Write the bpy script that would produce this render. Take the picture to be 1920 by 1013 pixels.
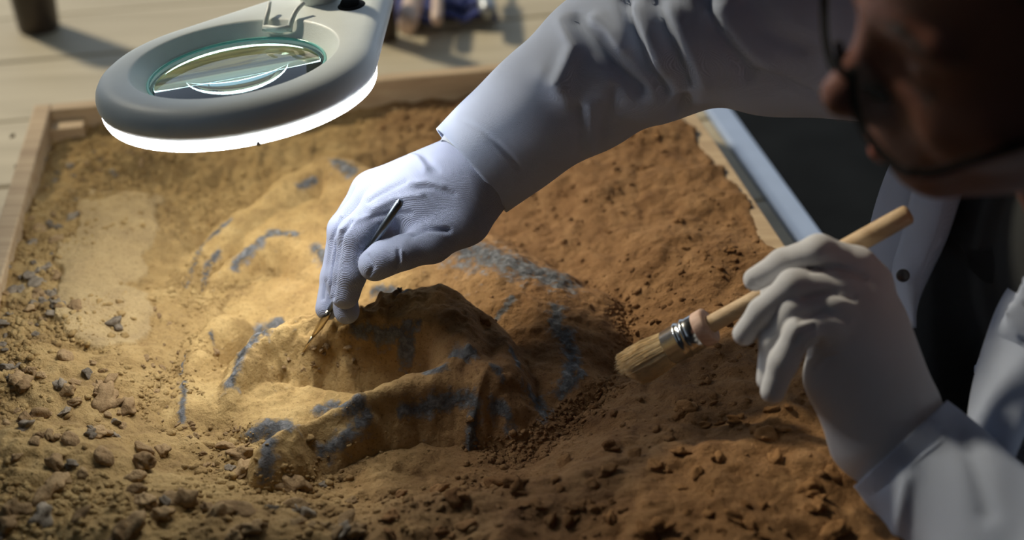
import bpy, bmesh, math, random
import numpy as np
from mathutils import Vector, Matrix

# ------------------------------------------------------------------ clear
for o in list(bpy.data.objects):
    bpy.data.objects.remove(o, do_unlink=True)
scene = bpy.context.scene
COL = scene.collection
rng = np.random.default_rng(7)
random.seed(7)

# ------------------------------------------------------------------ camera, world, sun, exposure
FPX = 2667.0
PITCH = math.radians(30.6)
ROLL = math.radians(1.9)
CAM = np.array([0.0, 0.0, 1.39])
C_F = np.array([0, math.cos(PITCH), -math.sin(PITCH)])
_u0 = np.array([0, math.sin(PITCH), math.cos(PITCH)])
_r0 = np.array([1.0, 0, 0])
C_R = math.cos(ROLL) * _r0 - math.sin(ROLL) * _u0
C_U = math.sin(ROLL) * _r0 + math.cos(ROLL) * _u0
cd = bpy.data.cameras.new('camera')
cam = bpy.data.objects.new('camera', cd)
COL.objects.link(cam)
M = Matrix.Identity(4)
for i in range(3):
    M[i][0], M[i][1], M[i][2], M[i][3] = C_R[i], C_U[i], -C_F[i], CAM[i]
cam.matrix_world = M
cd.sensor_width = 36.0
cd.lens = FPX / 1920 * 36.0
cd.clip_start = 0.02
cd.clip_end = 60
cd.dof.use_dof = True
cd.dof.focus_distance = 0.985
cd.dof.aperture_fstop = 3.6
scene.camera = cam

world = bpy.data.worlds.new('world')
scene.world = world
world.use_nodes = True
bg = world.node_tree.nodes['Background']
bg.inputs[0].default_value = (0.66, 0.80, 1.0, 1)
bg.inputs[1].default_value = 0.70

sd = bpy.data.lights.new('sun', 'SUN')
sun = bpy.data.objects.new('sun', sd)
COL.objects.link(sun)
sd.energy = 3.1
sd.color = (1.0, 0.88, 0.68)
sd.angle = math.radians(5)
sun.rotation_euler = Vector((0.60, -0.55, -0.60)).to_track_quat('-Z', 'Y').to_euler()
sun.location = (-3, 3, 3)

scene.view_settings.view_transform = 'Standard'
scene.view_settings.look = 'None'
scene.view_settings.gamma = 1.0
scene.view_settings.use_curve_mapping = False
scene.view_settings.exposure = 0.08


# ------------------------------------------------------------------ helpers: survey of the place
def P(px, py, D):
    """point of the place seen at photo pixel (px,py) at axial distance D"""
    return CAM + D * (C_F + (px - 960) / FPX * C_R - (py - 506.5) / FPX * C_U)


def onz(px, py, z):
    d = C_F + (px - 960) / FPX * C_R - (py - 506.5) / FPX * C_U
    return CAM + d * ((z - CAM[2]) / d[2])


def proj(V):
    v = V - CAM
    D = v @ C_F
    return 960 + FPX * (v @ C_R) / D, 506.5 - FPX * (v @ C_U) / D, D


def vnoise(X, Y, s, seed):
    r = np.random.default_rng(seed)
    T = r.random((256, 256)).astype(np.float32)
    x, y = X / s + 1000.3, Y / s + 1000.7
    xi, yi = np.floor(x).astype(int), np.floor(y).astype(int)
    fx, fy = x - xi, y - yi
    fx, fy = fx * fx * (3 - 2 * fx), fy * fy * (3 - 2 * fy)
    g = lambda a, b: T[a & 255, b & 255]
    return (g(xi, yi) * (1 - fx) * (1 - fy) + g(xi + 1, yi) * fx * (1 - fy)
            + g(xi, yi + 1) * (1 - fx) * fy + g(xi + 1, yi + 1) * fx * fy) * 2 - 1


def fbm(X, Y, s, seed, n=4):
    a, t = 1.0, 0
    for i in range(n):
        t = t + a * vnoise(X * math.cos(i) - Y * math.sin(i), X * math.sin(i) + Y * math.cos(i), s / 2 ** i, seed + i)
        a *= 0.5
    return t


def sstep(a, b, x):
    t = np.clip((x - a) / (b - a), 0, 1)
    return t * t * (3 - 2 * t)


def smax(a, b, k):
    h = np.clip(0.5 + 0.5 * (a - b) / k, 0, 1)
    return b * (1 - h) + a * h + k * h * (1 - h)


def smin(a, b, k):
    return -smax(-a, -b, k)


def polydist(X, Y, pts):
    """distance to a polyline pts (n,>=2) and interpolated remaining columns at the nearest point"""
    pts = np.asarray(pts, float)
    best = np.full(X.shape, 1e9)
    cols = [np.zeros(X.shape) for _ in range(pts.shape[1] - 2)]
    if len(pts) == 1:
        pts = np.vstack([pts, pts + 1e-9])
    for a, b in zip(pts[:-1], pts[1:]):
        e = b[:2] - a[:2]
        t = np.clip(((X - a[0]) * e[0] + (Y - a[1]) * e[1]) / (e @ e + 1e-18), 0, 1)
        d = np.hypot(X - a[0] - t * e[0], Y - a[1] - t * e[1])
        m = d < best
        best = np.where(m, d, best)
        for k in range(len(cols)):
            cols[k] = np.where(m, a[2 + k] * (1 - t) + b[2 + k] * t, cols[k])
    return best, cols


def inpoly(X, Y, poly):
    ins = np.zeros(X.shape, bool)
    n = len(poly)
    for i in range(n):
        (x0, y0), (x1, y1) = poly[i], poly[(i + 1) % n]
        c = ((y0 > Y) != (y1 > Y)) & (X < (x1 - x0) * (Y - y0) / (y1 - y0 + 1e-12) + x0)
        ins ^= c
    return ins


# ------------------------------------------------------------------ helpers: objects
def mesh_np(name, V, Fq, smooth=True):
    """V (n,3), Fq (m,k) with constant k"""
    me = bpy.data.meshes.new(name)
    V = np.asarray(V, np.float32)
    Fq = np.asarray(Fq, np.int32)
    m, k = Fq.shape
    me.vertices.add(len(V))
    me.vertices.foreach_set('co', V.ravel())
    me.loops.add(m * k)
    me.loops.foreach_set('vertex_index', Fq.ravel())
    me.polygons.add(m)
    me.polygons.foreach_set('loop_start', np.arange(m, dtype=np.int32) * k)
    me.polygons.foreach_set('use_smooth', np.full(m, smooth))
    me.update(calc_edges=True)
    me.validate()
    return me


def mesh_py(name, V, F, smooth=False, fix=False):
    me = bpy.data.meshes.new(name)
    me.from_pydata([tuple(map(float, v)) for v in V], [], F)
    me.update()
    if fix:
        bm = bmesh.new(); bm.from_mesh(me)
        bmesh.ops.recalc_face_normals(bm, faces=bm.faces); bm.to_mesh(me); bm.free()
    if smooth:
        me.polygons.foreach_set('use_smooth', [True] * len(me.polygons))
    return me


def link(name, me, mat=None, parent=None, label=None, cat=None, group=None, kind=None):
    o = bpy.data.objects.new(name, me)
    COL.objects.link(o)
    if mat is not None and me is not None and len(me.materials) == 0:
        me.materials.append(mat)
    if parent is not None:
        o.parent = parent
    if label: o['label'] = label
    if cat: o['category'] = cat
    if group: o['group'] = group
    if kind: o['kind'] = kind
    return o


def bevel(o, w, seg=2):
    b = o.modifiers.new('bevel', 'BEVEL')
    b.width, b.segments, b.limit_method = w, seg, 'ANGLE'
    return o


def solid(o, t, off=-1):
    s = o.modifiers.new('solid', 'SOLIDIFY')
    s.thickness, s.offset = t, off
    return o


def box_me(name, c, sx, sy, sz, ax=None, ay=None, az=None):
    """box centred c with half extents along axes"""
    ax = np.array([1, 0, 0.]) if ax is None else ax
    ay = np.array([0, 1., 0]) if ay is None else ay
    az = np.array([0, 0, 1.]) if az is None else az
    V = [np.asarray(c) + i * sx * ax + j * sy * ay + k * sz * az for k in (-1, 1) for j in (-1, 1) for i in (-1, 1)]
    F = [(0, 2, 3, 1), (4, 5, 7, 6), (0, 1, 5, 4), (2, 6, 7, 3), (0, 4, 6, 2), (1, 3, 7, 5)]
    return mesh_py(name, V, F)


def frames(pts):
    """parallel transport frames along polyline"""
    pts = np.asarray(pts, float)
    T = np.gradient(pts, axis=0)
    T /= np.linalg.norm(T, axis=1)[:, None]
    n = np.cross(T[0], [0.0, 0.0, 1.0])
    if np.linalg.norm(n) < 1e-3: n = np.cross(T[0], [0, 1.0, 0])
    n /= np.linalg.norm(n)
    N = []
    for t in T:
        n = n - t * (n @ t)
        n /= np.linalg.norm(n)
        N.append(n.copy())
    N = np.array(N)
    return T, N, np.cross(T, N)


def catmull(pts, n):
    pts = np.asarray(pts, float)
    Q = np.vstack([2 * pts[0] - pts[1], pts, 2 * pts[-1] - pts[-2]])
    out = []
    m = len(pts) - 1
    for s in np.linspace(0, m - 1e-9, n):
        i = int(s); t = s - i
        a, b, c, d = Q[i:i + 4]
        out.append(0.5 * (2 * b + (c - a) * t + (2 * a - 5 * b + 4 * c - d) * t * t + (3 * b - a - 3 * c + d) * t ** 3))
    return np.array(out)


def tube(name, pts, rad, nv=16, caps=True, rad2=None):
    """rad array per point; returns mesh"""
    pts = np.asarray(pts, float)
    n = len(pts)
    rad = np.broadcast_to(np.asarray(rad, float), (n,))
    rad2 = rad if rad2 is None else np.broadcast_to(np.asarray(rad2, float), (n,))
    T, N, B = frames(pts)
    th = np.linspace(0, 2 * np.pi, nv, endpoint=False)
    V = pts[:, None] + (rad[:, None] * np.cos(th))[..., None] * N[:, None] + (rad2[:, None] * np.sin(th))[..., None] * B[:, None]
    V = V.reshape(-1, 3)
    F = [(i * nv + j, i * nv + (j + 1) % nv, (i + 1) * nv + (j + 1) % nv, (i + 1) * nv + j) for i in range(n - 1) for j in range(nv)]
    if caps:
        F.append(tuple(range(nv))[::-1])
        F.append(tuple((n - 1) * nv + j for j in range(nv)))
    return mesh_py(name, V, F, True)


def join_meshes(parts):
    V, F, k = [], [], 0
    for me in parts:
        n = len(me.vertices)
        a = np.empty(n * 3, np.float32)
        me.vertices.foreach_get('co', a)
        V.append(a.reshape(-1, 3))
        F += [tuple(i + k for i in p.vertices) for p in me.polygons]
        k += n
    return mesh_py('joined', np.vstack(V), F, True)


# ------------------------------------------------------------------ helpers: signed distance sculpting
class Field:
    def __init__(s, lo, hi, h):
        s.lo, s.h = np.asarray(lo, float), h
        n = np.ceil((np.asarray(hi) - s.lo) / h).astype(int) + 1
        ax = [(s.lo[i] + h * np.arange(n[i])).astype(np.float32) for i in range(3)]
        s.X, s.Y, s.Z = ax[0][:, None, None], ax[1][None, :, None], ax[2][None, None, :]
        s.shape = tuple(n)

    def cap(s, a, b, ra, rb):
        a, b = np.asarray(a, float), np.asarray(b, float)
        e = b - a
        l2 = float(e @ e) + 1e-12
        px, py, pz = s.X - a[0], s.Y - a[1], s.Z - a[2]
        t = np.clip((px * e[0] + py * e[1] + pz * e[2]) / l2, 0, 1).astype(np.float32)
        d = np.sqrt((px - t * e[0]) ** 2 + (py - t * e[1]) ** 2 + (pz - t * e[2]) ** 2)
        return d - (ra + (rb - ra) * t)

    def ell(s, c, r, R=None):
        px, py, pz = s.X - c[0], s.Y - c[1], s.Z - c[2]
        if R is None: R = np.eye(3)
        q = [(px * R[0, i] + py * R[1, i] + pz * R[2, i]) / r[i] for i in range(3)]
        k = np.sqrt(q[0] ** 2 + q[1] ** 2 + q[2] ** 2)
        return ((k - 1) * min(r)).astype(np.float32)

    def nets(s, F):
        I = F < 0
        c = [I[i:I.shape[0] - 1 + i, j:I.shape[1] - 1 + j, k:I.shape[2] - 1 + k] for i in (0, 1) for j in (0, 1) for k in (0, 1)]
        sm = sum(x.astype(np.int8) for x in c)
        mix = (sm > 0) & (sm < 8)
        ijk = np.argwhere(mix)
        idx = np.full(mix.shape, -1, np.int32)
        idx[mix] = np.arange(len(ijk))
        off = np.array([[i, j, k] for i in (0, 1) for j in (0, 1) for k in (0, 1)])
        val = np.stack([F[ijk[:, 0] + o[0], ijk[:, 1] + o[1], ijk[:, 2] + o[2]] for o in off], 1)
        acc = np.zeros((len(ijk), 3)); cnt = np.zeros(len(ijk))
        for a in range(8):
            for b in range(a + 1, 8):
                if abs(off[a] - off[b]).sum() != 1: continue
                fa, fb = val[:, a], val[:, b]
                m = (fa < 0) != (fb < 0)
                t = np.where(m, fa / np.where(m, fa - fb, 1), 0)
                acc += m[:, None] * (off[a] + t[:, None] * (off[b] - off[a]))
                cnt += m
        V = s.lo + s.h * (ijk + acc / cnt[:, None])
        Q = []
        for ax in range(3):
            u, v = (ax + 1) % 3, (ax + 2) % 3
            sl0 = [slice(None)] * 3; sl1 = [slice(None)] * 3
            sl0[ax] = slice(0, -1); sl1[ax] = slice(1, None)
            A, B = I[tuple(sl0)], I[tuple(sl1)]
            e = np.argwhere(A != B)
            e = e[(e[:, u] > 0) & (e[:, v] > 0) & (e[:, u] < I.shape[u] - 1) & (e[:, v] < I.shape[v] - 1)]
            flip = A[e[:, 0], e[:, 1], e[:, 2]]
            def cell(du, dv):
                q = e.copy(); q[:, u] += du; q[:, v] += dv
                return idx[q[:, 0], q[:, 1], q[:, 2]]
            q = np.stack([cell(-1, -1), cell(0, -1), cell(0, 0), cell(-1, 0)], 1)
            q[~flip] = q[~flip][:, ::-1]
            Q.append(q)
        Q = np.vstack(Q)
        return V, Q[(Q >= 0).all(1)]


def vnormals(V, Q):
    n = np.cross(V[Q[:, 2]] - V[Q[:, 0]], V[Q[:, 3]] - V[Q[:, 1]])
    N = np.zeros_like(V)
    for k in range(4):
        np.add.at(N, Q[:, k], n)
    return N / (np.linalg.norm(N, axis=1)[:, None] + 1e-12)


def sculpt(V, N, strokes):
    """push vertices that face the sculptor along their normal; strokes: (pixel polyline, width px, amount m)"""
    px, py, D = proj(V)
    face = sstep(0.0, 0.35, -((V - CAM) * N).sum(1) / np.linalg.norm(V - CAM, axis=1))
    d = np.zeros(len(V))
    for pl, w, a in strokes:
        dist, _ = polydist(px, py, pl)
        d += a * np.exp(-(dist / w) ** 2)
    return V + N * (d * face)[:, None]


# ------------------------------------------------------------------ materials
def new_mat(name):
    m = bpy.data.materials.new(name)
    m.use_nodes = True
    nt = m.node_tree
    return m, nt, nt.nodes['Principled BSDF']


def N(nt, t, **kw):
    n = nt.nodes.new(t)
    for k, v in kw.items():
        if k.startswith('i_'):
            n.inputs[k[2:].replace('_', ' ')].default_value = v
        else:
            setattr(n, k, v)
    return n


def ramp(nt, fac, stops):
    r = nt.nodes.new('ShaderNodeValToRGB')
    el = r.color_ramp.elements
    while len(el) < len(stops): el.new(0.5)
    for e, (p, c) in zip(el, stops):
        e.position = p
        e.color = (*c, 1)
    nt.links.new(fac, r.inputs[0])
    return r.outputs[0]


def mixc(nt, fac, a, b):
    m = nt.nodes.new('ShaderNodeMix'); m.data_type = 'RGBA'
    for s, v in ((m.inputs[0], fac), (m.inputs[6], a), (m.inputs[7], b)):
        if hasattr(v, 'links') or hasattr(v, 'is_linked'): nt.links.new(v, s)
        elif isinstance(v, (int, float)): s.default_value = v
        else: s.default_value = (*v, 1)
    return m.outputs[2]


def bump(nt, b, h, dist, strength=1.0):
    n = nt.nodes.new('ShaderNodeBump')
    n.inputs['Distance'].default_value = dist
    n.inputs['Strength'].default_value = strength
    nt.links.new(h, n.inputs['Height'])
    nt.links.new(n.outputs[0], b.inputs['Normal'])
    return n


def simple(name, col, rough=0.5, metal=0.0, var=0.12, scale=40.0, bumpd=0.0, bscale=400.0, **kw):
    m, nt, b = new_mat(name)
    tc = N(nt, 'ShaderNodeTexCoord')
    nz = N(nt, 'ShaderNodeTexNoise'); nz.inputs['Scale'].default_value = scale; nz.inputs['Detail'].default_value = 5
    nt.links.new(tc.outputs['Object'], nz.inputs['Vector'])
    lo = tuple(max(0, c * (1 - var)) for c in col); hi = tuple(min(1, c * (1 + var)) for c in col)
    nt.links.new(ramp(nt, nz.outputs[0], [(0.3, lo), (0.7, hi)]), b.inputs['Base Color'])
    b.inputs['Roughness'].default_value = rough
    b.inputs['Metallic'].default_value = metal
    for k, v in kw.items():
        b.inputs[k.replace('_', ' ')].default_value = v
    if bumpd:
        n2 = N(nt, 'ShaderNodeTexNoise'); n2.inputs['Scale'].default_value = bscale; n2.inputs['Detail'].default_value = 4
        nt.links.new(tc.outputs['Object'], n2.inputs['Vector'])
        bump(nt, b, n2.outputs[0], bumpd)
    return m


def earth_mat(name, attr=True, fossil=False):
    m, nt, b = new_mat(name)
    tc = N(nt, 'ShaderNodeTexCoord')
    n1 = N(nt, 'ShaderNodeTexNoise', i_Scale=38.0, i_Detail=8.0, i_Roughness=0.65)
    n2 = N(nt, 'ShaderNodeTexNoise', i_Scale=420.0, i_Detail=6.0, i_Roughness=0.7)
    n3 = N(nt, 'ShaderNodeTexNoise', i_Scale=160.0, i_Detail=6.0, i_Roughness=0.6)
    for n in (n1, n2, n3): nt.links.new(tc.outputs['Object'], n.inputs['Vector'])
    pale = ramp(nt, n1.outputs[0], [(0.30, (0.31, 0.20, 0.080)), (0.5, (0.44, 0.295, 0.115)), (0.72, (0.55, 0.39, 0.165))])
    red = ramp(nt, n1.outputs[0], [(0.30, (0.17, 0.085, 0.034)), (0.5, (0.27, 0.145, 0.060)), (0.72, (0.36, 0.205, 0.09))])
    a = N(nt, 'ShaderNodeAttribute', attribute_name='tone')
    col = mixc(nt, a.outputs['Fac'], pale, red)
    ac = N(nt, 'ShaderNodeAttribute', attribute_name='crust')
    cm_ = N(nt, 'ShaderNodeMath', operation='MULTIPLY'); cm_.inputs[1].default_value = 0.40
    nt.links.new(ac.outputs['Fac'], cm_.inputs[0])
    col = mixc(nt, cm_.outputs[0], col, (0.49, 0.375, 0.205))
    spk = ramp(nt, n2.outputs[0], [(0.32, (0.45, 0.42, 0.40)), (0.46, (1, 1, 1)), (1.0, (1, 1, 1))])
    mul = nt.nodes.new('ShaderNodeMix'); mul.data_type = 'RGBA'; mul.blend_type = 'MULTIPLY'
    mul.inputs[0].default_value = 0.8
    nt.links.new(col, mul.inputs[6]); nt.links.new(spk, mul.inputs[7])
    col = mul.outputs[2]
    if fossil:
        bone = ramp(nt, n3.outputs[0], [(0.28, (0.036, 0.037, 0.038)), (0.48, (0.105, 0.108, 0.108)), (0.75, (0.29, 0.285, 0.27))])
        ab = N(nt, 'ShaderNodeAttribute', attribute_name='bone')
        ma = N(nt, 'ShaderNodeMath', operation='MULTIPLY_ADD'); ma.inputs[1].default_value = 1.7; ma.inputs[2].default_value = -0.85
        nt.links.new(n3.outputs[0], ma.inputs[0])
        ad = N(nt, 'ShaderNodeMath', operation='ADD')
        nt.links.new(ab.outputs['Fac'], ad.inputs[0]); nt.links.new(ma.outputs[0], ad.inputs[1])
        f = ramp(nt, ad.outputs[0], [(0.27, (0, 0, 0)), (0.72, (1, 1, 1))])
        col = mixc(nt, f, col, bone)
    nt.links.new(col, b.inputs['Base Color'])
    b.inputs['Roughness'].default_value = 0.95
    b.inputs['Specular IOR Level'].default_value = 0.15
    ad2 = N(nt, 'ShaderNodeMath', operation='MULTIPLY_ADD'); ad2.inputs[1].default_value = 0.45
    nt.links.new(n2.outputs[0], ad2.inputs[0]); nt.links.new(n3.outputs[0], ad2.inputs[2])
    bump(nt, b, ad2.outputs[0], 0.004 if not fossil else 0.0025, 0.9)
    return m


def clod_mat(name, lo, hi, scale=120):
    m, nt, b = new_mat(name)
    tc = N(nt, 'ShaderNodeTexCoord'); oi = N(nt, 'ShaderNodeObjectInfo')
    nz = N(nt, 'ShaderNodeTexNoise', i_Scale=float(scale), i_Detail=7.0, i_Roughness=0.65)
    nt.links.new(tc.outputs['Object'], nz.inputs['Vector'])
    ad = N(nt, 'ShaderNodeMath', operation='MULTIPLY_ADD'); ad.inputs[1].default_value = 0.35; 
    nt.links.new(oi.outputs['Random'], ad.inputs[0]); nt.links.new(nz.outputs[0], ad.inputs[2])
    nt.links.new(ramp(nt, ad.outputs[0], [(0.4, lo), (0.95, hi)]), b.inputs['Base Color'])
    b.inputs['Roughness'].default_value = 0.95
    b.inputs['Specular IOR Level'].default_value = 0.03
    n2 = N(nt, 'ShaderNodeTexNoise', i_Scale=4.5, i_Detail=6.0)
    nt.links.new(tc.outputs['Object'], n2.inputs['Vector'])
    bump(nt, b, n2.outputs[0], 0.0012, 0.8)
    return m


def wood_mat(name, lo, hi, rot=0.0, stretch=(1.5, 30, 30), rough=0.65):
    m, nt, b = new_mat(name)
    tc = N(nt, 'ShaderNodeTexCoord')
    mp = N(nt, 'ShaderNodeMapping'); mp.inputs['Scale'].default_value = stretch
    mp.inputs['Rotation'].default_value = (0, 0, rot)
    nt.links.new(tc.outputs['Object'], mp.inputs['Vector'])
    nz = N(nt, 'ShaderNodeTexNoise', i_Scale=2.5, i_Detail=8.0, i_Roughness=0.6, i_Distortion=0.6)
    nt.links.new(mp.outputs[0], nz.inputs['Vector'])
    nt.links.new(ramp(nt, nz.outputs[0], [(0.3, lo), (0.7, hi)]), b.inputs['Base Color'])
    b.inputs['Roughness'].default_value = rough
    bump(nt, b, nz.outputs[0], 0.001, 0.5)
    return m


def cloth_mat(name, col, weave=900.0, bd=0.0003, rough=0.9, sheen=0.15, wave=True):
    m, nt, b = new_mat(name)
    tc = N(nt, 'ShaderNodeTexCoord')
    nz = N(nt, 'ShaderNodeTexNoise', i_Scale=30.0, i_Detail=4.0)
    nt.links.new(tc.outputs['Object'], nz.inputs['Vector'])
    nt.links.new(ramp(nt, nz.outputs[0], [(0.3, tuple(c * .94 for c in col)), (0.7, col)]), b.inputs['Base Color'])
    b.inputs['Roughness'].default_value = rough
    b.inputs['Sheen Weight'].default_value = sheen
    b.inputs['Specular IOR Level'].default_value = 0.2
    ws = []
    for rz in ((0.6, 0.2, 0.5), (0.3, 1.2, -1.07)):
        mp = N(nt, 'ShaderNodeMapping'); mp.inputs['Rotation'].default_value = rz
        w = N(nt, 'ShaderNodeTexWave', i_Scale=weave, i_Distortion=0.3)
        nt.links.new(tc.outputs['Object'], mp.inputs['Vector']); nt.links.new(mp.outputs[0], w.inputs['Vector'])
        ws.append(w)
    ad = N(nt, 'ShaderNodeMath', operation='ADD')
    nt.links.new(ws[0].outputs['Fac'], ad.inputs[0]); nt.links.new(ws[1].outputs['Fac'], ad.inputs[1])
    bump(nt, b, ad.outputs[0], bd, 1.0)
    return m


MAT = {}
MAT['soil'] = earth_mat('dry_earth')
MAT['fossil'] = earth_mat('dusty_fossil', fossil=True)
MAT['clod'] = clod_mat('earth_clod', (0.20, 0.125, 0.06), (0.42, 0.285, 0.14), 1.6)
MAT['redclod'] = clod_mat('red_earth_clod', (0.15, 0.075, 0.03), (0.32, 0.175, 0.075), 1.6)
MAT['stone'] = clod_mat('grey_stone', (0.13, 0.105, 0.075), (0.33, 0.27, 0.19), 1.6)
MAT['tray'] = wood_mat('pine_tray', (0.36, 0.24, 0.12), (0.56, 0.41, 0.23))
MAT['table'] = wood_mat('table_wood', (0.40, 0.34, 0.22), (0.55, 0.48, 0.33), rot=-0.146, stretch=(1.2, 14, 14), rough=0.6)
MAT['trim'] = simple('painted_metal_edge', (0.36, 0.45, 0.62), 0.35, 0.1, var=0.04)
MAT['leg'] = simple('steel_leg', (0.1, 0.1, 0.11), 0.4, 0.8)
MAT['floor'] = simple('dark_floor', (0.009, 0.010, 0.0105), 0.95, var=0.3, scale=6, bumpd=0.003, bscale=60, Specular_IOR_Level=0.03)
MAT['canvas'] = cloth_mat('grey_canvas', (0.05, 0.05, 0.055), weave=80.0)
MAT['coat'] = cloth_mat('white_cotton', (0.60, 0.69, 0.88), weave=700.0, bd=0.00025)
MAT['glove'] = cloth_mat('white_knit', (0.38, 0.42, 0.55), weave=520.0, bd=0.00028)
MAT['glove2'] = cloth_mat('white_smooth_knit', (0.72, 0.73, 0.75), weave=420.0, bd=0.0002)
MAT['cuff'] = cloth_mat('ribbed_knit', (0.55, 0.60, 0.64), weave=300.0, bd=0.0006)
MAT['shirt'] = cloth_mat('black_cloth', (0.010, 0.013, 0.014), weave=500.0)
MAT['trousers'] = cloth_mat('dark_trousers', (0.02, 0.022, 0.03), weave=500.0)
MAT['skin'] = simple('skin', (0.26, 0.105, 0.07), 0.5, var=0.12, scale=60, bumpd=0.0006, bscale=500, Subsurface_Weight=0.12, Subsurface_Scale=0.006)
MAT['lip'] = simple('lip_skin', (0.40, 0.13, 0.10), 0.45, var=0.1, scale=90)
MAT['hair'] = simple('brown_hair', (0.055, 0.035, 0.022), 0.45, var=0.4, scale=90)
MAT['black'] = simple('black_plastic', (0.006, 0.006, 0.006), 0.7, var=0.2, Specular_IOR_Level=0.08)
MAT['lampbody'] = simple('pale_grey_plastic', (0.84, 0.90, 0.86), 0.42, var=0.03, bumpd=0.0001, bscale=900)
MAT['chrome'] = simple('steel', (0.55, 0.55, 0.53), 0.22, 1.0, var=0.08)
MAT['probe_steel'] = simple('probe_steel', (0.17, 0.20, 0.23), 0.3, 1.0, var=0.08)
MAT['brass'] = simple('warm_steel', (0.62, 0.52, 0.36), 0.22, 1.0, var=0.08)
MAT['handle'] = wood_mat('brush_wood', (0.40, 0.27, 0.14), (0.56, 0.41, 0.24), stretch=(8, 60, 60))
MAT['pinkwood'] = wood_mat('brush_collar_wood', (0.45, 0.28, 0.20), (0.60, 0.42, 0.32), stretch=(8, 60, 60))
MAT['bristle'] = simple('bristle', (0.78, 0.60, 0.33), 0.55, var=0.15, scale=300)
MAT['button'] = simple('button_plastic', (0.05, 0.05, 0.055), 0.3)
MAT['jar'] = simple('dark_brown_wood', (0.045, 0.032, 0.022), 0.4, var=0.3)
MAT['blue'] = cloth_mat('blue_canvas', (0.03, 0.045, 0.20), weave=300.0)
MAT['peach'] = simple('peach_plastic', (0.55, 0.40, 0.30), 0.5)
MAT['teal'] = simple('teal_edge_glint', (0.22, 0.62, 0.56), 0.15, var=0.05)
MAT['greymetal'] = simple('grey_metal', (0.30, 0.32, 0.33), 0.4, 0.6)

m, nt, b = new_mat('led_diffuser')
b.inputs['Base Color'].default_value = (0.8, 0.8, 0.85, 1)
b.inputs['Emission Color'].default_value = (0.97, 0.97, 1.0, 1)
b.inputs['Emission Strength'].default_value = 17.0
MAT['led'] = m
m, nt, b = new_mat('magnifier_glass')
b.inputs['Base Color'].default_value = (0.62, 0.95, 0.91, 1)
b.inputs['Roughness'].default_value = 0.02
b.inputs['Transmission Weight'].default_value = 1.0
b.inputs['IOR'].default_value = 1.5
MAT['glass'] = m
m, nt, b = new_mat('spectacle_glass')
b.inputs['Base Color'].default_value = (0.9, 0.95, 1.0, 1)
b.inputs['Roughness'].default_value = 0.05
b.inputs['Alpha'].default_value = 0.012
MAT['specs'] = m

# ------------------------------------------------------------------ setting: floor, table, tray
RIM = 0.83
TAB = 0.75
BL = np.array([-0.465, 1.297, 0]); BR = np.array([0.1545, 1.388, 0])
AX = (BR - BL) / np.linalg.norm(BR - BL)          # along the back board
AY = np.array([AX[1], -AX[0], 0])                 # towards the viewer
AZ = np.array([0, 0, 1.0])
TW = np.linalg.norm(BR - BL); TL = 0.86; TH = 0.017


def tp(u, v, z):  # tray coordinates -> world
    return BL + AX * u + AY * v + AZ * z


me = box_me('floor', (0, 1.0, -0.05), 6, 6, 0.05)
link('floor', me, MAT['floor'], kind='structure')
# unseen shelter added to block sky and sun: canvas roof, sides, open back
link('blocker_roof', box_me('blocker_roof', (1.15, 0.55, 2.42), 2.05, 2.05, 0.02), MAT['canvas'], kind='structure')
link('blocker_wall_right', box_me('blocker_wall_right', (3.18, 0.55, 1.2), 0.02, 2.05, 1.2), MAT['canvas'], kind='structure')
link('blocker_wall_front', box_me('blocker_wall_front', (0.6, -1.48, 1.2), 2.56, 0.02, 1.2), MAT['canvas'], kind='structure')
link('blocker_wall_left', box_me('blocker_wall_left', (-1.92, 0.49, 1.65), 0.02, 1.99, 1.65), MAT['canvas'], kind='structure')

table = link('work_table', None, label='wide wooden plank table with pale metal edge under the tray', cat='table')
table.location = tuple(tp(0.0, 0.3, 0))
tinv = Vector(table.location)


def part(name, me, mat, parent, **kw):
    """world-space mesh made a child of an object that is only translated"""
    o = link(name, me, mat, parent, **kw)
    o.matrix_parent_inverse = Matrix.Translation(-Vector(parent.location)) if parent.parent is None else Matrix.Identity(4)
    return o


u0, u1 = -0.95, TW + 0.062
v = -0.85
k = 0
widths = [0.19, 0.17, 0.155, 0.18, 0.165, 0.19, 0.17, 0.18, 0.175, 0.16, 0.17]
while k < len(widths):
    w = widths[k]
    c = tp((u0 + u1) / 2, v + w / 2, TAB - 0.014)
    o = part('plank', box_me('plank', c, (u1 - u0) / 2, w / 2 - 0.0012, 0.014 - 0.0006 * (k % 2), AX, AY, AZ), MAT['table'], table)
    bevel(o, 0.003)
    v += w; k += 1
v1 = v
o = part('metal_edge', box_me('metal_edge', tp(u1 + 0.0145, (-0.85 + v1) / 2, TAB - 0.016), 0.014, (v1 + 0.85) / 2, 0.018, AX, AY, AZ), MAT['trim'], table)
bevel(o, 0.004)
for uu in (u0 + 0.06, u1 - 0.05):
    for vv in (-0.78, v1 - 0.08):
        part('leg', box_me('leg', tp(uu, vv, (TAB - 0.03) / 2), 0.025, 0.025, (TAB - 0.03) / 2, AX, AY, AZ), MAT['leg'], table)

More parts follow.
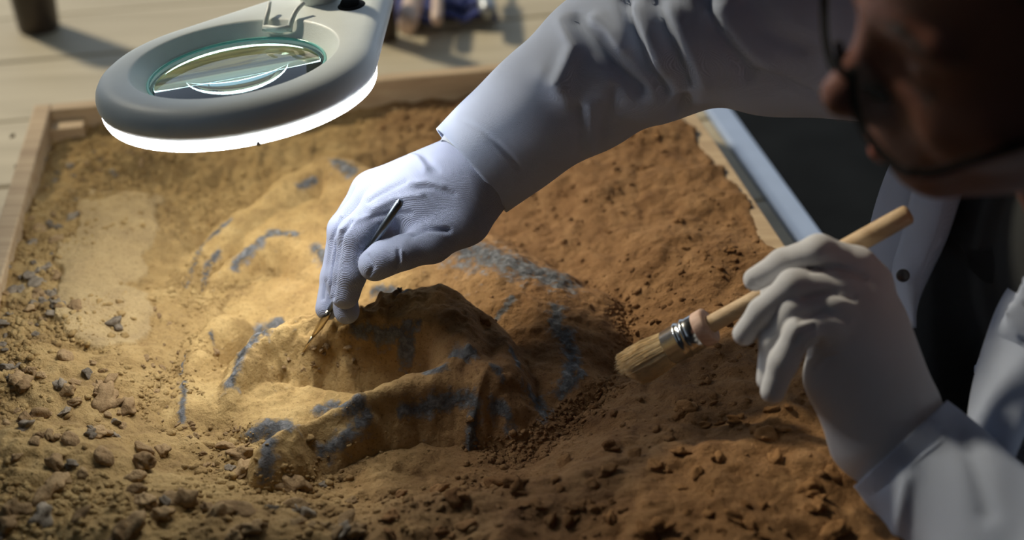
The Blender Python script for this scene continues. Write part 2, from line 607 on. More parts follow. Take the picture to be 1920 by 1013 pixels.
tray = link('wooden_tray', None, label='shallow pine tray filled with dry earth on the table', cat='tray')
tray.location = tuple(tp(0, 0, TAB))
hh = (RIM - TAB) / 2
for nm, c, a, bb in (('side_board', tp(TW / 2, TH / 2, TAB + hh), TW / 2, TH / 2),
                     ('side_board', tp(TW / 2, TL - TH / 2, TAB + hh), TW / 2, TH / 2),
                     ('side_board', tp(TH / 2, TL / 2, TAB + hh + 0.0005), TH / 2, TL / 2 - 0.0004),
                     ('side_board', tp(TW - TH / 2, TL / 2, TAB + hh + 0.0005), TH / 2, TL / 2 - 0.0004)):
    me = box_me(nm, c, a - (TH if a > 0.1 else 0), bb, hh, AX, AY, AZ)
    bevel(part(nm, me, MAT['tray'], tray), 0.0018)
part('bottom_board', box_me('bottom_board', tp(TW / 2, TL / 2, TAB + 0.004), TW / 2 - TH, TL / 2 - TH, 0.0035, AX, AY, AZ), MAT['tray'], tray)
for uu, vv in ((TH + 0.016, TH + 0.012), (TW - TH - 0.016, TH + 0.012)):
    bevel(part('corner_block', box_me('corner_block', tp(uu, vv, TAB + 0.039), 0.016, 0.012, 0.031, AX, AY, AZ), MAT['tray'], tray), 0.001)

# ------------------------------------------------------------------ earth: height field
STEP = 0.0016
gu = np.arange(TH - 0.001, TW - TH + 0.016, STEP)
gv = np.arange(TH - 0.001, TL - TH + 0.001, STEP)
GU, GV = np.meshgrid(gu, gv, indexing='ij')
GX = BL[0] + AX[0] * GU + AY[0] * GV
GY = BL[1] + AX[1] * GU + AY[1] * GV

soil_pts = [(60, 330, -24), (150, 300, -22), (20, 480, -14), (150, 450, -14), (230, 380, -16), (200, 560, -14), (60, 620, -10),
            (20, 700, -4), (130, 720, -8), (230, 640, -16), (330, 400, -46), (300, 560, -40), (290, 660, -38), (270, 760, -32), (330, 830, -36),
            (420, 870, -40), (540, 905, -36), (700, 910, -36), (880, 890, -36), (1000, 850, -36), (1080, 790, -36), (1140, 700, -36), (1150, 620, -36),
            (1090, 500, -34), (1000, 430, -36), (100, 850, 0), (250, 900, -6), (400, 970, -4), (600, 990, -8), (800, 990, -8), (1000, 950, -4),
            (1200, 900, 4), (1400, 900, 8), (960, 1012, 0), (100, 1000, 4), (1200, 790, -8), (1250, 710, -12), (1350, 690, 0), (1300, 560, -4),
            (1250, 450, -4), (1150, 400, -14), (1100, 320, -16), (1200, 300, -4), (1250, 240, 2), (1300, 330, 2), (1400, 480, 2),
            (1450, 560, 3), (1500, 650, 4), (1550, 800, 8), (1600, 900, 8), (700, 200, -30), (850, 180, -28), (400, 260, -30), (250, 240, -26),
            (110, 250, -26), (960, 200, -26), (1050, 200, -20), (600, 240, -36),
            (600, 650, -58), (800, 700, -58), (1000, 600, -52), (520, 480, -50), (700, 420, -50), (440, 760, -52), (650, 800, -55)]


def idw(X, Y, pts, s):
    num = np.zeros(X.shape); den = np.zeros(X.shape)
    for px, py, h in pts:
        q = onz(px, py, RIM + h / 1000)
        d2 = (X - q[0]) ** 2 + (Y - q[1]) ** 2
        w = np.exp(-d2 / (2 * s * s)) + 1e-4 * np.exp(-np.sqrt(d2) / 0.05)
        num += w * h; den += w
    return num / den / 1000


def pxl(pts, dh=0.0):
    """photo polyline with height (mm) -> world x,y + other columns in metres"""
    out = []
    for p in pts:
        q = onz(p[0], p[1], RIM + p[2] / 1000)
        out.append([q[0], q[1]] + [c / 1000 for c in p[2:]])
    return out


crust = [onz(x, y, RIM - 0.014)[:2] for x, y in ((165, 345), (300, 330), (295, 420), (270, 470), (240, 515), (272, 540), (278, 600), (250, 640), (160, 650), (100, 610), (110, 520), (130, 440))]


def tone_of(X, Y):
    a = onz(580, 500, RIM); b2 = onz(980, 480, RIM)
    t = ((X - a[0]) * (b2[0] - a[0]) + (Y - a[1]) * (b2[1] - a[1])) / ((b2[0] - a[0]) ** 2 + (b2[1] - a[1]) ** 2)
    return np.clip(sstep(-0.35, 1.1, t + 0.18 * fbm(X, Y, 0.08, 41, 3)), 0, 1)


def soil_h(X, Y):
    h = idw(X, Y, soil_pts, 0.030)
    crx = X + 0.006 * fbm(X, Y, 0.02, 55, 3); cry = Y + 0.006 * fbm(X, Y, 0.02, 65, 3)
    ins = inpoly(crx, cry, crust).astype(float)
    rough = 1 - 0.75 * ins
    n = 0.0042 * fbm(X, Y, 0.045, 11, 3) + rough * (0.0030 * np.abs(fbm(X, Y, 0.026, 21, 3)) + 0.0016 * np.abs(vnoise(X, Y, 0.011, 33)) + 0.0004 * fbm(X, Y, 0.006, 31, 2))
    lf = 1 - tone_of(X, Y)
    n = n + rough * (0.35 + 0.65 * lf) * (0.0020 * np.abs(fbm(X, Y, 0.009, 35, 2)) + 0.0016 * fbm(X, Y, 0.018, 37, 2))
    return h + n + 0.0050 * ins, ins


SH, CR = soil_h(GX, GY)
over = sstep(TW - TH, TW - TH + 0.004, GU)             # earth spilling on the right-hand board
spill = 0.006 + 0.008 * fbm(GX, GY, 0.03, 91, 3)
SH = np.where(GU > TW - TH - 0.001, np.where(GU - (TW - TH) < spill, np.clip(SH, 0.0012, 0.006) - 0.25 * np.maximum(0, GU - TW + TH - spill + 0.005), -0.012), SH)
SH = np.where(GU < TH + 0.004, np.minimum(SH, -0.006), SH)

# fossil skull: ridges, domes and basins
ridges = [  # (polyline (px,py,h,w), drop mm, power)
    ([(690, 590, 12, 34), (740, 566, 20, 38), (800, 560, 24, 40), (850, 585, 22, 38), (890, 630, 14, 34), (915, 670, 8, 28)], 22, 2.6),
    ([(690, 590, 10, 30), (620, 600, 6, 28), (560, 602, 3, 26), (500, 625, -3, 22), (465, 665, -9, 20), (440, 705, -16, 18), (430, 750, -24, 18)], 22, 1.7),
    ([(500, 830, -8, 20), (530, 805, -4, 22), (600, 785, -4, 20), (660, 757, 0, 20), (760, 712, 4, 22), (850, 680, 8, 28), (915, 690, 8, 26), (945, 730, -6, 24)], 24, 1.7),
    ([(370, 740, -30, 50), (480, 745, -27, 50), (600, 735, -26, 46), (700, 700, -24, 40)], 14, 4),
    ([(560, 680, -30, 50), (680, 680, -30, 46), (760, 660, -30, 40)], 14, 4),
    ([(420, 590, -20, 22), (375, 640, -24, 20), (355, 700, -27, 18), (347, 770, -28, 16), (352, 815, -34, 16)], 22, 2.4),
    ([(870, 460, -2, 55), (950, 510, -2, 60), (1010, 590, -4, 66), (1010, 680, -12, 62), (980, 760, -24, 50)], 24, 2.4),
    ([(1080, 560, -14, 48), (1095, 640, -20, 46), (1060, 730, -26, 44)], 26, 2.4),
    ([(340, 560, -38, 22), (365, 490, -30, 26), (430, 420, -22, 26), (500, 370, -14, 28), (560, 325, -8, 30), (615, 300, -4, 32), (680, 330, -4, 38), (780, 390, -6, 46)], 24, 2.2),
    ([(385, 580, -36, 18), (400, 530, -30, 18), (440, 490, -22, 18), (490, 447, -15, 18), (550, 445, -12, 20), (620, 470, -12, 26), (720, 490, -10, 34), (850, 500, -8, 40)], 22, 2.2),
    ([(450, 560, -36, 60), (560, 530, -32, 60), (700, 540, -28, 56)], 14, 4),
    ([(560, 400, -22, 60), (660, 400, -16, 60)], 16, 3),
]


carves = []


def skull_h(X, Y):
    H = np.full(X.shape, -0.2)
    for pl, drop, pw in ridges:
        d, (h, w) = polydist(X, Y, pxl(pl))
        d = d + 0.0022 * fbm(X, Y, 0.025, 71, 2)
        H = smax(H, np.maximum(h - drop / 1000 * (np.abs(d) / w) ** pw, -0.3), 0.004)
    for dn, w, a, pw in carves:
        d, _ = polydist(X, Y, dn)
        H = H - a * np.exp(-(d / w) ** pw)
    H = H + 0.0020 * fbm(X, Y, 0.030, 81, 3) + 0.0013 * fbm(X, Y, 0.010, 85, 3) + 0.0007 * np.abs(fbm(X, Y, 0.005, 88, 2)) - 0.0016 * np.clip(0.25 - np.abs(fbm(X, Y, 0.035, 86, 3)), 0, 1) * 4 * .5
    # crusty matrix on top of the brow
    d, _ = polydist(X, Y, pxl([(700, 575, 16), (790, 556, 24), (860, 590, 22), (900, 640, 14)]))
    H = H + np.exp(-(d / 0.024) ** 2) * (0.0042 * np.abs(fbm(X, Y, 0.016, 89, 3)) - .0016)
    # crumbly earth left in the eye hollow
    d, _ = polydist(X, Y, pxl([(480, 690, -26), (600, 665, -24), (720, 655, -28)]))
    H = H + np.exp(-(d / 0.028) ** 2) * (0.0062 * np.abs(fbm(X, Y, 0.013, 87, 3)) - .002)
    return H


SK = skull_h(GX, GY)
TOP = np.maximum(SH, SK)


def top_at(x, y):
    u = (x - BL[0]) * AX[0] + (y - BL[1]) * AX[1]
    v = (x - BL[0]) * AY[0] + (y - BL[1]) * AY[1]
    i = np.clip(np.round((u - gu[0]) / STEP).astype(int), 0, len(gu) - 1)
    j = np.clip(np.round((v - gv[0]) / STEP).astype(int), 0, len(gv) - 1)
    return RIM + TOP[i, j]


def hit(px, py):
    """where the sight line of a photo pixel meets the earth or the fossil"""
    for D in np.arange(0.6, 1.7, 0.0015):
        q = P(px, py, D)
        if q[2] < top_at(q[0], q[1]): return q
    return q


# hollows, cracks and knobs cut on the first rough surface
_c = []
for pl, w, a in (([(655, 618), (700, 630), (750, 640), (790, 626)], 0.006, 0.007), ([(690, 652), (745, 662), (785, 655)], 0.013, 0.020),
                 ([(525, 690), (600, 684)], -0.012, 0.007), ([(625, 674), (700, 664), (768, 654)], -0.014, 0.016), ([(405, 650), (420, 670)], 0.009, 0.006), ([(400, 800), (425, 830), (450, 850)], 0.013, 0.008),
                 ([(560, 622), (590, 626)], 0.006, 0.003), ([(908, 600), (925, 650)], 0.008, 0.008),
                 ([(610, 835), (690, 828), (790, 812), (862, 800)], -0.015, 0.011), ([(700, 790), (640, 820)], 0.006, -0.005),
                 ([(480, 812), (520, 805)], 0.012, -0.006), ([(890, 760), (885, 850)], 0.009, -0.003), ([(930, 800), (935, 830)], 0.008, 0.006),
                 ([(470, 640), (520, 605)], 0.006, -0.003), ([(600, 770), (690, 772)], 0.006, -0.004), ([(500, 470), (560, 475), (600, 490)], 0.010, 0.006),
                 ([(640, 330), (600, 345)], 0.010, 0.004)):
    _c.append((np.array([hit(*q)[:2] for q in pl]), abs(w), a, 2 if w > 0 else 6))
carves += _c
SK = skull_h(GX, GY)
TOP = np.maximum(SH, SK)


def grid_mesh(name, X, Y, Z, keep=None):
    nu, nv = X.shape
    V = np.stack([X, Y, Z], -1).reshape(-1, 3)
    I = np.arange(nu * nv).reshape(nu, nv)
    Q = np.stack([I[:-1, :-1], I[1:, :-1], I[1:, 1:], I[:-1, 1:]], -1)
    if keep is not None:
        kf = keep[:-1, :-1] | keep[1:, :-1] | keep[1:, 1:] | keep[:-1, 1:]
        Q = Q[kf]
        Q = Q.reshape(-1, 4)
        used = np.unique(Q)
        mp = np.full(nu * nv, -1); mp[used] = np.arange(len(used))
        V = V[used]; Q = mp[Q]
        Q = Q[:, ::-1]
        return mesh_np(name, V, Q), used
    return mesh_np(name, V, Q.reshape(-1, 4)[:, ::-1]), None


def set_attr(me, nm, val):
    a = me.attributes.new(nm, 'FLOAT', 'POINT')
    a.data.foreach_set('value', np.asarray(val, np.float32).ravel())


me, _ = grid_mesh('loose_earth', GX, GY, RIM + SH)
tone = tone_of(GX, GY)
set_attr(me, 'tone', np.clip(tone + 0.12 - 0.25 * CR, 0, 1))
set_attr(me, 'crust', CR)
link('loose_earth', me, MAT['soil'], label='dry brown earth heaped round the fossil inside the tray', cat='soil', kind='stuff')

# finer grid for the skull
cor = np.array([onz(x, y, RIM - 0.02)[:2] for x, y in ((290, 250), (1190, 250), (1190, 930), (290, 930))])
fu = (cor[:, 0] - BL[0]) * AX[0] + (cor[:, 1] - BL[1]) * AX[1]
fv = (cor[:, 0] - BL[0]) * AY[0] + (cor[:, 1] - BL[1]) * AY[1]
U2, V2 = np.meshgrid(np.arange(fu.min(), fu.max(), 0.0012), np.arange(fv.min(), fv.max(), 0.0012), indexing='ij')
X2 = BL[0] + AX[0] * U2 + AY[0] * V2; Y2 = BL[1] + AX[1] * U2 + AY[1] * V2
H2 = skull_h(X2, Y2)
S2 = top_at(X2, Y2) - RIM
me, used = grid_mesh('fossil_skull', X2, Y2, RIM + H2, keep=H2 > soil_h(X2, Y2)[0] - 0.008)
fx, fy = X2.ravel()[used], Y2.ravel()[used]
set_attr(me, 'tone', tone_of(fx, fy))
strokes = [([(525, 602), (490, 622), (450, 668), (432, 720)], 7), ([(470, 815), (505, 800), (545, 800)], 8), ([(505, 820), (497, 885)], 8),
           ([(600, 768), (650, 758), (690, 772)], 7), ([(690, 780), (650, 815), (605, 855)], 6), ([(750, 778), (820, 757), (885, 748)], 4),
           ([(888, 755), (890, 795), (878, 855)], 6), ([(925, 760), (952, 775), (955, 805)], 5), ([(660, 618), (720, 632), (790, 610)], 3),
           ([(755, 645), (770, 650)], 6), ([(850, 668), (885, 662)], 6), ([(925, 690), (938, 705)], 5), ([(835, 690), (800, 700)], 4),
           ([(635, 302), (662, 325)], 11), ([(590, 340), (560, 350)], 5), ([(440, 500), (470, 465), (510, 437), (555, 440)], 6),
           ([(382, 545), (388, 500), (410, 475)], 4), ([(345, 540), (380, 460), (430, 415)], 4), ([(590, 465), (612, 490)], 6),
           ([(345, 640), (340, 700)], 3), ([(345, 720), (340, 790)], 4), ([(395, 625), (400, 640)], 3),
           ([(880, 470), (950, 490), (1040, 525)], 28), ([(1045, 575), (1040, 610), (1060, 640)], 8), ([(1060, 620), (1075, 680), (1060, 720)], 9),
           ([(1000, 750), (1020, 775)], 8), ([(1090, 700), (1050, 740)], 6), ([(930, 600), (960, 560)], 4), ([(960, 660), (975, 690)], 3),
           ([(700, 548), (760, 545)], 5)]
bone = np.zeros(len(fx))
for pl, w in strokes:
    dn = []
    for (a, b_) in zip(pl[:-1], pl[1:]):
        for t in np.linspace(0, 1, 6): dn.append(hit(a[0] * (1 - t) + b_[0] * t, a[1] * (1 - t) + b_[1] * t)[:2])
    # work on the part of the mesh near the stroke only
    dn = np.array(dn)
    bone = np.maximum(bone, np.where((fx > dn[:, 0].min() - .06) & (fx < dn[:, 0].max() + .06), 0.80, 0) * np.exp(-(polydist(fx, fy, dn)[0] / (w * 0.00085)) ** 2))
set_attr(me, 'bone', bone)
link('fossil_skull', me, MAT['fossil'], label='large dusty dinosaur skull fossil half buried in the tray of earth', cat='fossil')


# ------------------------------------------------------------------ magnifier lamp
def make_lamp():
    RO, r2, e = 0.0970, 0.036, np.array([0.058, 0.128])
    L = np.linalg.norm(e); th = math.atan2(e[1], e[0]); be = math.acos((RO - r2) / L)
    n1, n2 = 72, 24

    def outline(d):
        a1 = np.linspace(th + be, th - be + 2 * math.pi, n1)
        a2 = np.linspace(th - be, th + be, n2)
        A = np.stack([(RO - d) * np.cos(a1), (RO - d) * np.sin(a1)], 1)
        B = e + np.stack([(r2 - d) * np.cos(a2), (r2 - d) * np.sin(a2)], 1)
        t_ = np.linspace(0, 1, 16)[1:-1, None]
        return np.vstack([A, A[-1] * (1 - t_) + B[0] * t_, B, B[-1] * (1 - t_) + A[0] * t_])
    o0 = outline(0)
    ang = np.arctan2(o0[:, 1], o0[:, 0])

    def circ(r): return np.stack([r * np.cos(ang), r * np.sin(ang)], 1)
    prof = [(circ(.0616), -.001), (outline(.012), -.001), (outline(.004), -.0005), (outline(.0012), .0015), (outline(.0), .005), (outline(.0), .0085), (outline(.0010), .0125), (outline(.0034), .0162), (outline(.0075), .0190),
            (outline(.013), .0203), (circ(.0735), .0208), (circ(.0719), .0202), (circ(.0711), .0192), (circ(.0625), .0105), (circ(.0616), .0095), (circ(.0616), -.001)]
    V = np.vstack([np.column_stack([p, np.full(len(p), z)]) for p, z in prof])
    n = len(o0)
    F = [(i * n + j, i * n + (j + 1) % n, (i + 1) * n + (j + 1) % n, (i + 1) * n + j) for i in range(len(prof) - 1) for j in range(n)]
    root = link('magnifier_lamp', None, label='pale grey magnifier lamp with lit white ring above the tray', cat='lamp')
    housing = link('housing', mesh_py('housing', V, F, True), MAT['lampbody'], root)

    def lathe(name, pr, nv=72, smooth=True):
        V = [(r * math.cos(t), r * math.sin(t), z) for r, z in pr for t in np.linspace(0, 2 * math.pi, nv, endpoint=False)]
        F = [(i * nv + j, i * nv + (j + 1) % nv, (i + 1) * nv + (j + 1) % nv, (i + 1) * nv + j) for i in range(len(pr) - 1) for j in range(nv)]
        return mesh_py(name, V, F, smooth, True)
    link('light_ring', lathe('light_ring', [(.0635, -.0015), (.0635, -.0060), (.066, -.0080), (.090, -.0080), (.0942, -.0068), (.0952, -.0045), (.0956, -.0015), (.0635, -.0015)]), MAT['led'], root, label='glowing white diffuser ring')
    # biconvex lens
    pr = []
    Rl = 0.0610
    for t in np.linspace(0.0005, 1, 18): pr.append((Rl * t, 0.0045 + .0022 + .0050 * (1 - t * t)))
    pr.append((Rl, .0045))
    for t in np.linspace(1, 0.0005, 18): pr.append((Rl * t, .0045 - .0065 * (1 - t * t)))
    link('lens', lathe('lens', pr), MAT['glass'], root, label='round glass magnifying lens')
    link('lens_edge_glint', tube('lens_edge_glint', [(.0612 * math.cos(t), .0612 * math.sin(t), .0100) for t in np.linspace(0, 2 * math.pi, 73)], .0011, 8, caps=False), MAT['teal'], root)  # teal ring stands in for the light caught along the lens edge
    # clip on the far edge of the opening
    cl = []
    for s in (-1, 1):
        pts = catmull([(s * .010, .062, .015), (s * .0105, .067, .021), (s * .0115, .075, .026), (s * .014, .083, .029)], 10)
        cl.append(tube('c', pts, np.linspace(.0022, .0016, 10), 8))
    cl.append(tube('c', [(-.011, .0635, .0170), (0, .0630, .0160), (.011, .0635, .0170)], .0026, 8))
    a = math.radians(-17)
    me = join_meshes(cl)
    me.transform(Matrix.Rotation(a, 4, 'Z'))
    link('lid_hinge_clip', me, MAT['lampbody'], root)
    # rocker switch
    def disc(name, c, rx, ry, z0, z1, tilt=0.0):
        th_ = np.linspace(0, 2 * math.pi, 32, endpoint=False)
        V = []; rings = [(1.0, z0), (1.0, z1 - .0008), (.93, z1), (0.01, z1)]
        for s, z in rings: V += [(c[0] + rx * s * math.cos(t), c[1] + ry * s * math.sin(t), z + (tilt * s * math.sin(t) if z > z0 else 0)) for t in th_]
        F = [(i * 32 + j, i * 32 + (j + 1) % 32, (i + 1) * 32 + (j + 1) % 32, (i + 1) * 32 + j) for i in range(3) for j in range(32)]
        return mesh_py(name, V, F, True)
    sw = link('switch_bezel', disc('switch_bezel', (.0700, .0855), .0105, .0125, .0170, .0210), MAT['black'], root)
    link('rocker', disc('rocker', (.0690, .0870), .0072, .0088, .0195, .0232, .0022), MAT['black'], sw)
    # joint knob + arms + stand
    link('joint_knob', disc('joint_knob', (.043, .104), .014, .014, .017, .040), MAT['lampbody'], root)
    link('screw', tube('screw', [(.030, -.0925, -.004), (.0312, -.0965, -.004)], .0014, 10), MAT['chrome'], root)
    return root


lamp = make_lamp()
LC = P(450, 158, 0.985)
ry = math.radians(-4.5); rx = math.radians(-1.0)
lamp.matrix_world = Matrix.Translation(LC) @ Matrix.Rotation(ry, 4, 'Y') @ Matrix.Rotation(rx, 4, 'X') @ Matrix.Rotation(math.radians(-3), 4, 'Z')
mw = lamp.matrix_world.copy()
kn = np.array(mw @ Vector((.043, .104, .040)))
foot = np.array([kn[0] + 0.12, 1.97, TAB])
elb = np.array([kn[0] + 0.10, 1.60, kn[2] + 0.42])
inv = mw.inverted()


def lamp_part(name, me, mat):
    me.transform(inv)
    return link(name, me, mat, lamp)


lamp_part('arm', tube('arm', [kn, kn + [0, .004, .05], kn * .5 + elb * .5, elb], .009, 14), MAT['lampbody'])
lamp_part('arm', tube('arm', [elb, elb * .5 + foot * .5 + [0, .08, .05], foot + [0, 0, .12]], .009, 14), MAT['lampbody'])
lamp_part('stand_base', tube('stand_base', [foot, foot + [0, 0, .018], foot + [0, 0, .0185], foot + [0, 0, .12]], [.07, .07, .014, .012], 32), MAT['lampbody'])


# ------------------------------------------------------------------ the person
def PP(p, D0): return P(p[0], p[1], D0 + p[2] / 1000)


def glove_mesh(name, D0, fingers, palm, h=0.0011, kp=0.012, kf=0.007, kff=0.0006, strokes=(), extra=None):
    fs = [[(PP(p, D0), p[3] / 1000) for p in f] for f in fingers]
    pl = [(PP(a, D0), a[3] / 1000, PP(b_, D0), b_[3] / 1000) for a, b_ in palm]
    allp = np.array([q for f in fs for q, _ in f] + [c[0] for c in pl] + [c[2] for c in pl])
    G = Field(allp.min(0) - 0.028, allp.max(0) + 0.028, h)
    pf = None
    for a, ra, b_, rb in pl:
        d = G.cap(a, b_, ra, rb)
        pf = d if pf is None else smin(pf, d, kp)
    res = pf
    for f in fs:
        ff = None
        for (a, ra), (b_, rb) in zip(f[:-1], f[1:]):
            d = G.cap(a, b_, ra, rb)
            ff = d if ff is None else smin(ff, d, 0.004)
        res = smin(res, smin(pf, ff, kf), kff)
    V, Q = G.nets(res.astype(np.float32))
    # relax twice
    for _ in range(1):
        S = np.zeros_like(V); C = np.zeros(len(V))
        for i in range(4):
            np.add.at(S, Q[:, i], V[Q[:, (i + 1) % 4]] + V[Q[:, (i + 3) % 4]]); np.add.at(C, Q[:, i], 2)
        V = 0.5 * V + 0.5 * S / C[:, None]
    Nn = vnormals(V, Q)
    V = sculpt(V, Nn, strokes)
    return mesh_np(name, V, Q)


# --- head frame
HO = np.array([0.169, 0.5854, 1.165])
HR = np.array([[0.1359, -0.9494, -0.2831], [-0.9472, -0.0408, -0.3179], [-0.2903, -0.3114, 0.9049]])


def hd(x, y, z): return HO + HR @ (np.array([x, y, z]) / 100)


# person: continuous body under the clothes
NECK = hd(0, -12, -19)
CHEST = np.array([0.425, 0.80, 0.90]); PELV = np.array([0.64, 0.86, 0.52])
RSH = np.array([0.475, 0.98, 1.01]); LSH = np.array([0.45, 0.60, 0.99])
REL = P(1340, 45, 0.97); RWR = P(905, 305, 1.0)
LEL = P(2120, 1230, 0.76); LWR = P(1700, 838, 0.84)


def body_mesh():
    lo, hi = np.array([-0.10, 0.30, 0.38]), np.array([0.90, 1.25, 1.16])
    G = Field(lo, hi, 0.008)
    f = G.cap(PELV, CHEST, .11, .085)
    for a, b_, ra, rb in ((CHEST, NECK, .085, .055), (CHEST + [0.02, .09, .06], RSH, .05, .045), (CHEST + [0.02, -.09, .05], LSH, .05, .045),
                          (RSH, P(1750, 40, .985), .045, .038), (P(1750, 40, .985), P(1500, 42, .97), .038, .036), (P(1500, 42, .97), P(1330, 58, .98), .036, .034), (P(1330, 58, .98), P(1180, 110, .997), .034, .032), (P(1180, 110, .997), P(1060, 182, 1.004), .032, .028), (P(1060, 182, 1.004), RWR, .028, .022), (LSH, LEL, .040, .030), (LEL, P(1900, 1050, .80), .030, .028), (P(1900, 1050, .80), LWR, .028, .022), (NECK, hd(0, -9, -8), .058, .056)):
        f = smin(f, G.cap(a, b_, ra, rb), .015)
    V1, Q1 = G.nets(f)
    # head
    k = 0.01
    hp = np.array([hd(x, y, z) for x in (-9, 9) for y in (-21, 5) for z in (-16, 14)])
    G = Field(hp.min(0), hp.max(0), 0.0022)
    c = lambda a, b_, ra, rb: G.cap(hd(*a), hd(*b_), ra / 100, rb / 100)
    el = lambda a, r: G.ell(hd(*a), np.array(r) / 100, HR)
    f = el((0, -9.2, 3.2), (7.6, 10.0, 9.2))
    f = smin(f, el((0, -4.4, -2.0), (6.7, 5.6, 7.8)), .02)
    for s in (-1, 1):
        f = smin(f, c((s * 5.6, -7.5, -5.2), (s * 1.2, -1.0, -9.0), 1.9, 1.6), .016)
        f = smin(f, c((s * 3.9, -1.6, -3.6), (s * 5.2, -3.0, -2.6), 1.9, 1.9), .012)
        f = smin(f, c((s * 0.9, 0.55, 1.5), (s * 4.4, -0.7, 1.7), 0.75, 0.75), .008)
    f = smin(f, c((0, -0.5, -9.0), (0, -0.6, -8.8), 1.6, 1.6), .010)
    for s in (-1, 1):
        f = -smin(-f, el((s * 3.2, 1.5, -0.4), (1.9, 1.4, 1.1)), .010)
        f = smin(f, el((s * 3.2, -0.9, -0.3), (1.35, 1.25, 1.2)), .003)
    f = smin(f, c((0, 0.35, 0.3), (0, 1.5, -2.2), 0.72, 0.85), .007)
    f = smin(f, c((0, 1.5, -2.2), (0, 2.55, -3.5), 0.85, 1.15), .005)
    for s in (-1, 1): f = smin(f, c((s * 1.15, 1.2, -4.2), (s * 0.9, 1.7, -4.1), 0.72, 0.8), .005)
    f = smin(f, el((0, -0.2, -6.4), (3.3, 2.0, 2.2)), .012)
    f = smin(f, c((-2.0, 0.5, -7.05), (0, 1.55, -6.6), .42, .55), .004)
    f = smin(f, c((2.0, 0.5, -7.05), (0, 1.55, -6.6), .42, .55), .004)
    f = smin(f, c((-1.7, 0.5, -7.5), (0, 1.35, -7.85), .45, .62), .003)
    f = smin(f, c((1.7, 0.5, -7.5), (0, 1.35, -7.85), .45, .62), .003)
    f = -smin(-f, c((-2.3, 0.85, -7.2), (2.3, 0.85, -7.2), .10, .10), .004) if False else f
    for s in (-1, 1): f = smin(f, el((s * 7.5, -9.0, -1.8), (0.9, 1.9, 3.2)), .006)
    f = smin(f, c((0, -9, -8), (0, -11.5, -17), 5.4, 5.6), .02)
    V2, Q2 = G.nets(f.astype(np.float32))
    return V1, Q1, V2, Q2


V1, Q1, V2, Q2 = body_mesh()
pme = mesh_np('person', np.vstack([V1, V2]), np.vstack([Q1, Q2 + len(V1)]))
person = link('person', pme, MAT['skin'], label='bearded person in white coat, gloves and glasses bending over the fossil', cat='person')
# lips on the same skin: second material by place
pme.materials.append(MAT['lip'])
cen = np.zeros(len(pme.polygons) * 3, np.float32); pme.polygons.foreach_get('center', cen)
loc = (cen.reshape(-1, 3) - HO) @ HR * 100
wl = 2.2 - np.abs(loc[:, 0])
lipm = (np.abs(loc[:, 2] + 7.2) < 0.25 + 0.42 * np.clip(wl, 0, 1.3)) & (wl > 0) & (loc[:, 1] > 0.9)
pme.polygons.foreach_set('material_index', lipm.astype(np.int32))


def child(name, me, mat, parent=None, **kw):
    return link(name, me, mat, parent if parent is not None else person, **kw)


# gloves ------------------------------------------------------------
RD = 1.0
r_f = [
    [(740, 385, -6, 13), (712, 394, -9, 13), (666, 440, -14, 12), (657, 512, -9, 11.2), (647, 552, -5, 10.4)],
    [(720, 366, 8, 13), (698, 372, 8, 12.4), (645, 434, 7, 11.4), (637, 520, 9, 10.2), (650, 584, 9, 9.2)],
    [(712, 354, 26, 12.5), (690, 360, 26, 12), (643, 430, 25, 10.6), (626, 520, 22, 9.2), (613, 579, 17, 8.4)],
    [(722, 350, 44, 11.5), (700, 358, 44, 11), (655, 415, 44, 9.6), (634, 490, 42, 8.6), (624, 545, 36, 8)],
    [(868, 410, -10, 17), (810, 457, -20, 13.2), (755, 474, -27, 11.6), (722, 484, -26, 12.0), (703, 496, -24, 11.6)],
]
r_p = [
    ((888, 335, -12, 22), (735, 385, -6, 14.5)), ((886, 318, 4, 22), (715, 366, 8, 14.5)), ((880, 308, 18, 21), (708, 354, 26, 14)),
    ((880, 300, 28, 18), (716, 350, 44, 12.5)), ((905, 335, -6, 22), (868, 408, -10, 17)), ((868, 408, -10, 17), (800, 425, -8, 13)),
    ((900, 308, 8, 26), (960, 255, 6, 27)), ((800, 380, -6, 16), (790, 430, -2, 12)), ((780, 395, 8, 16), (770, 440, 22, 14)),
    ((880, 345, 0, 26), (830, 385, 2, 20)), ((780, 428, 10, 15), (705, 446, 14, 13)),
]
r_st = [([(660, 415), (640, 440), (629, 490), (622, 560)], 4, -0.0028), ([(640, 410), (622, 450), (612, 510), (606, 560)], 3, -0.0018), ([(700, 392), (740, 372), (790, 365)], 6, 0.0012), ([(700, 408), (735, 400), (770, 400)], 5, -0.0012), ([(690, 378), (720, 360), (760, 340)], 5, -0.0014),
        ([(775, 438), (800, 428), (840, 432)], 5, -0.0035), ([(746, 470), (748, 488), (742, 500)], 3, -0.0016), ([(753, 470), (755, 490)], 3, 0.0010),
        ([(770, 345), (800, 340), (830, 350)], 6, 0.0014), ([(785, 352), (815, 352), (850, 365)], 5, -0.0014), ([(770, 292), (785, 300), (800, 318)], 7, 0.003),
        ([(800, 300), (820, 320)], 6, -0.0015), ([(640, 430), (660, 418), (690, 405)], 5, 0.0010), ([(690, 480), (700, 500), (692, 515)], 4, -0.0012)]
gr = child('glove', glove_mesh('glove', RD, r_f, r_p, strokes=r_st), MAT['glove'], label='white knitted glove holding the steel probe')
cpts = catmull([P(880, 322, 1.002), P(908, 297, 1.004), P(950, 260, 1.004), P(990, 226, 1.004)], 24)
cm = tube('knit_cuff', cpts, np.interp(np.linspace(0, 1, 24), [0, .12, 1], [.0288, .0300, .0305]), 64, caps=False)
solid(child('knit_cuff', cm, MAT['cuff'], gr), 0.0012, 1)
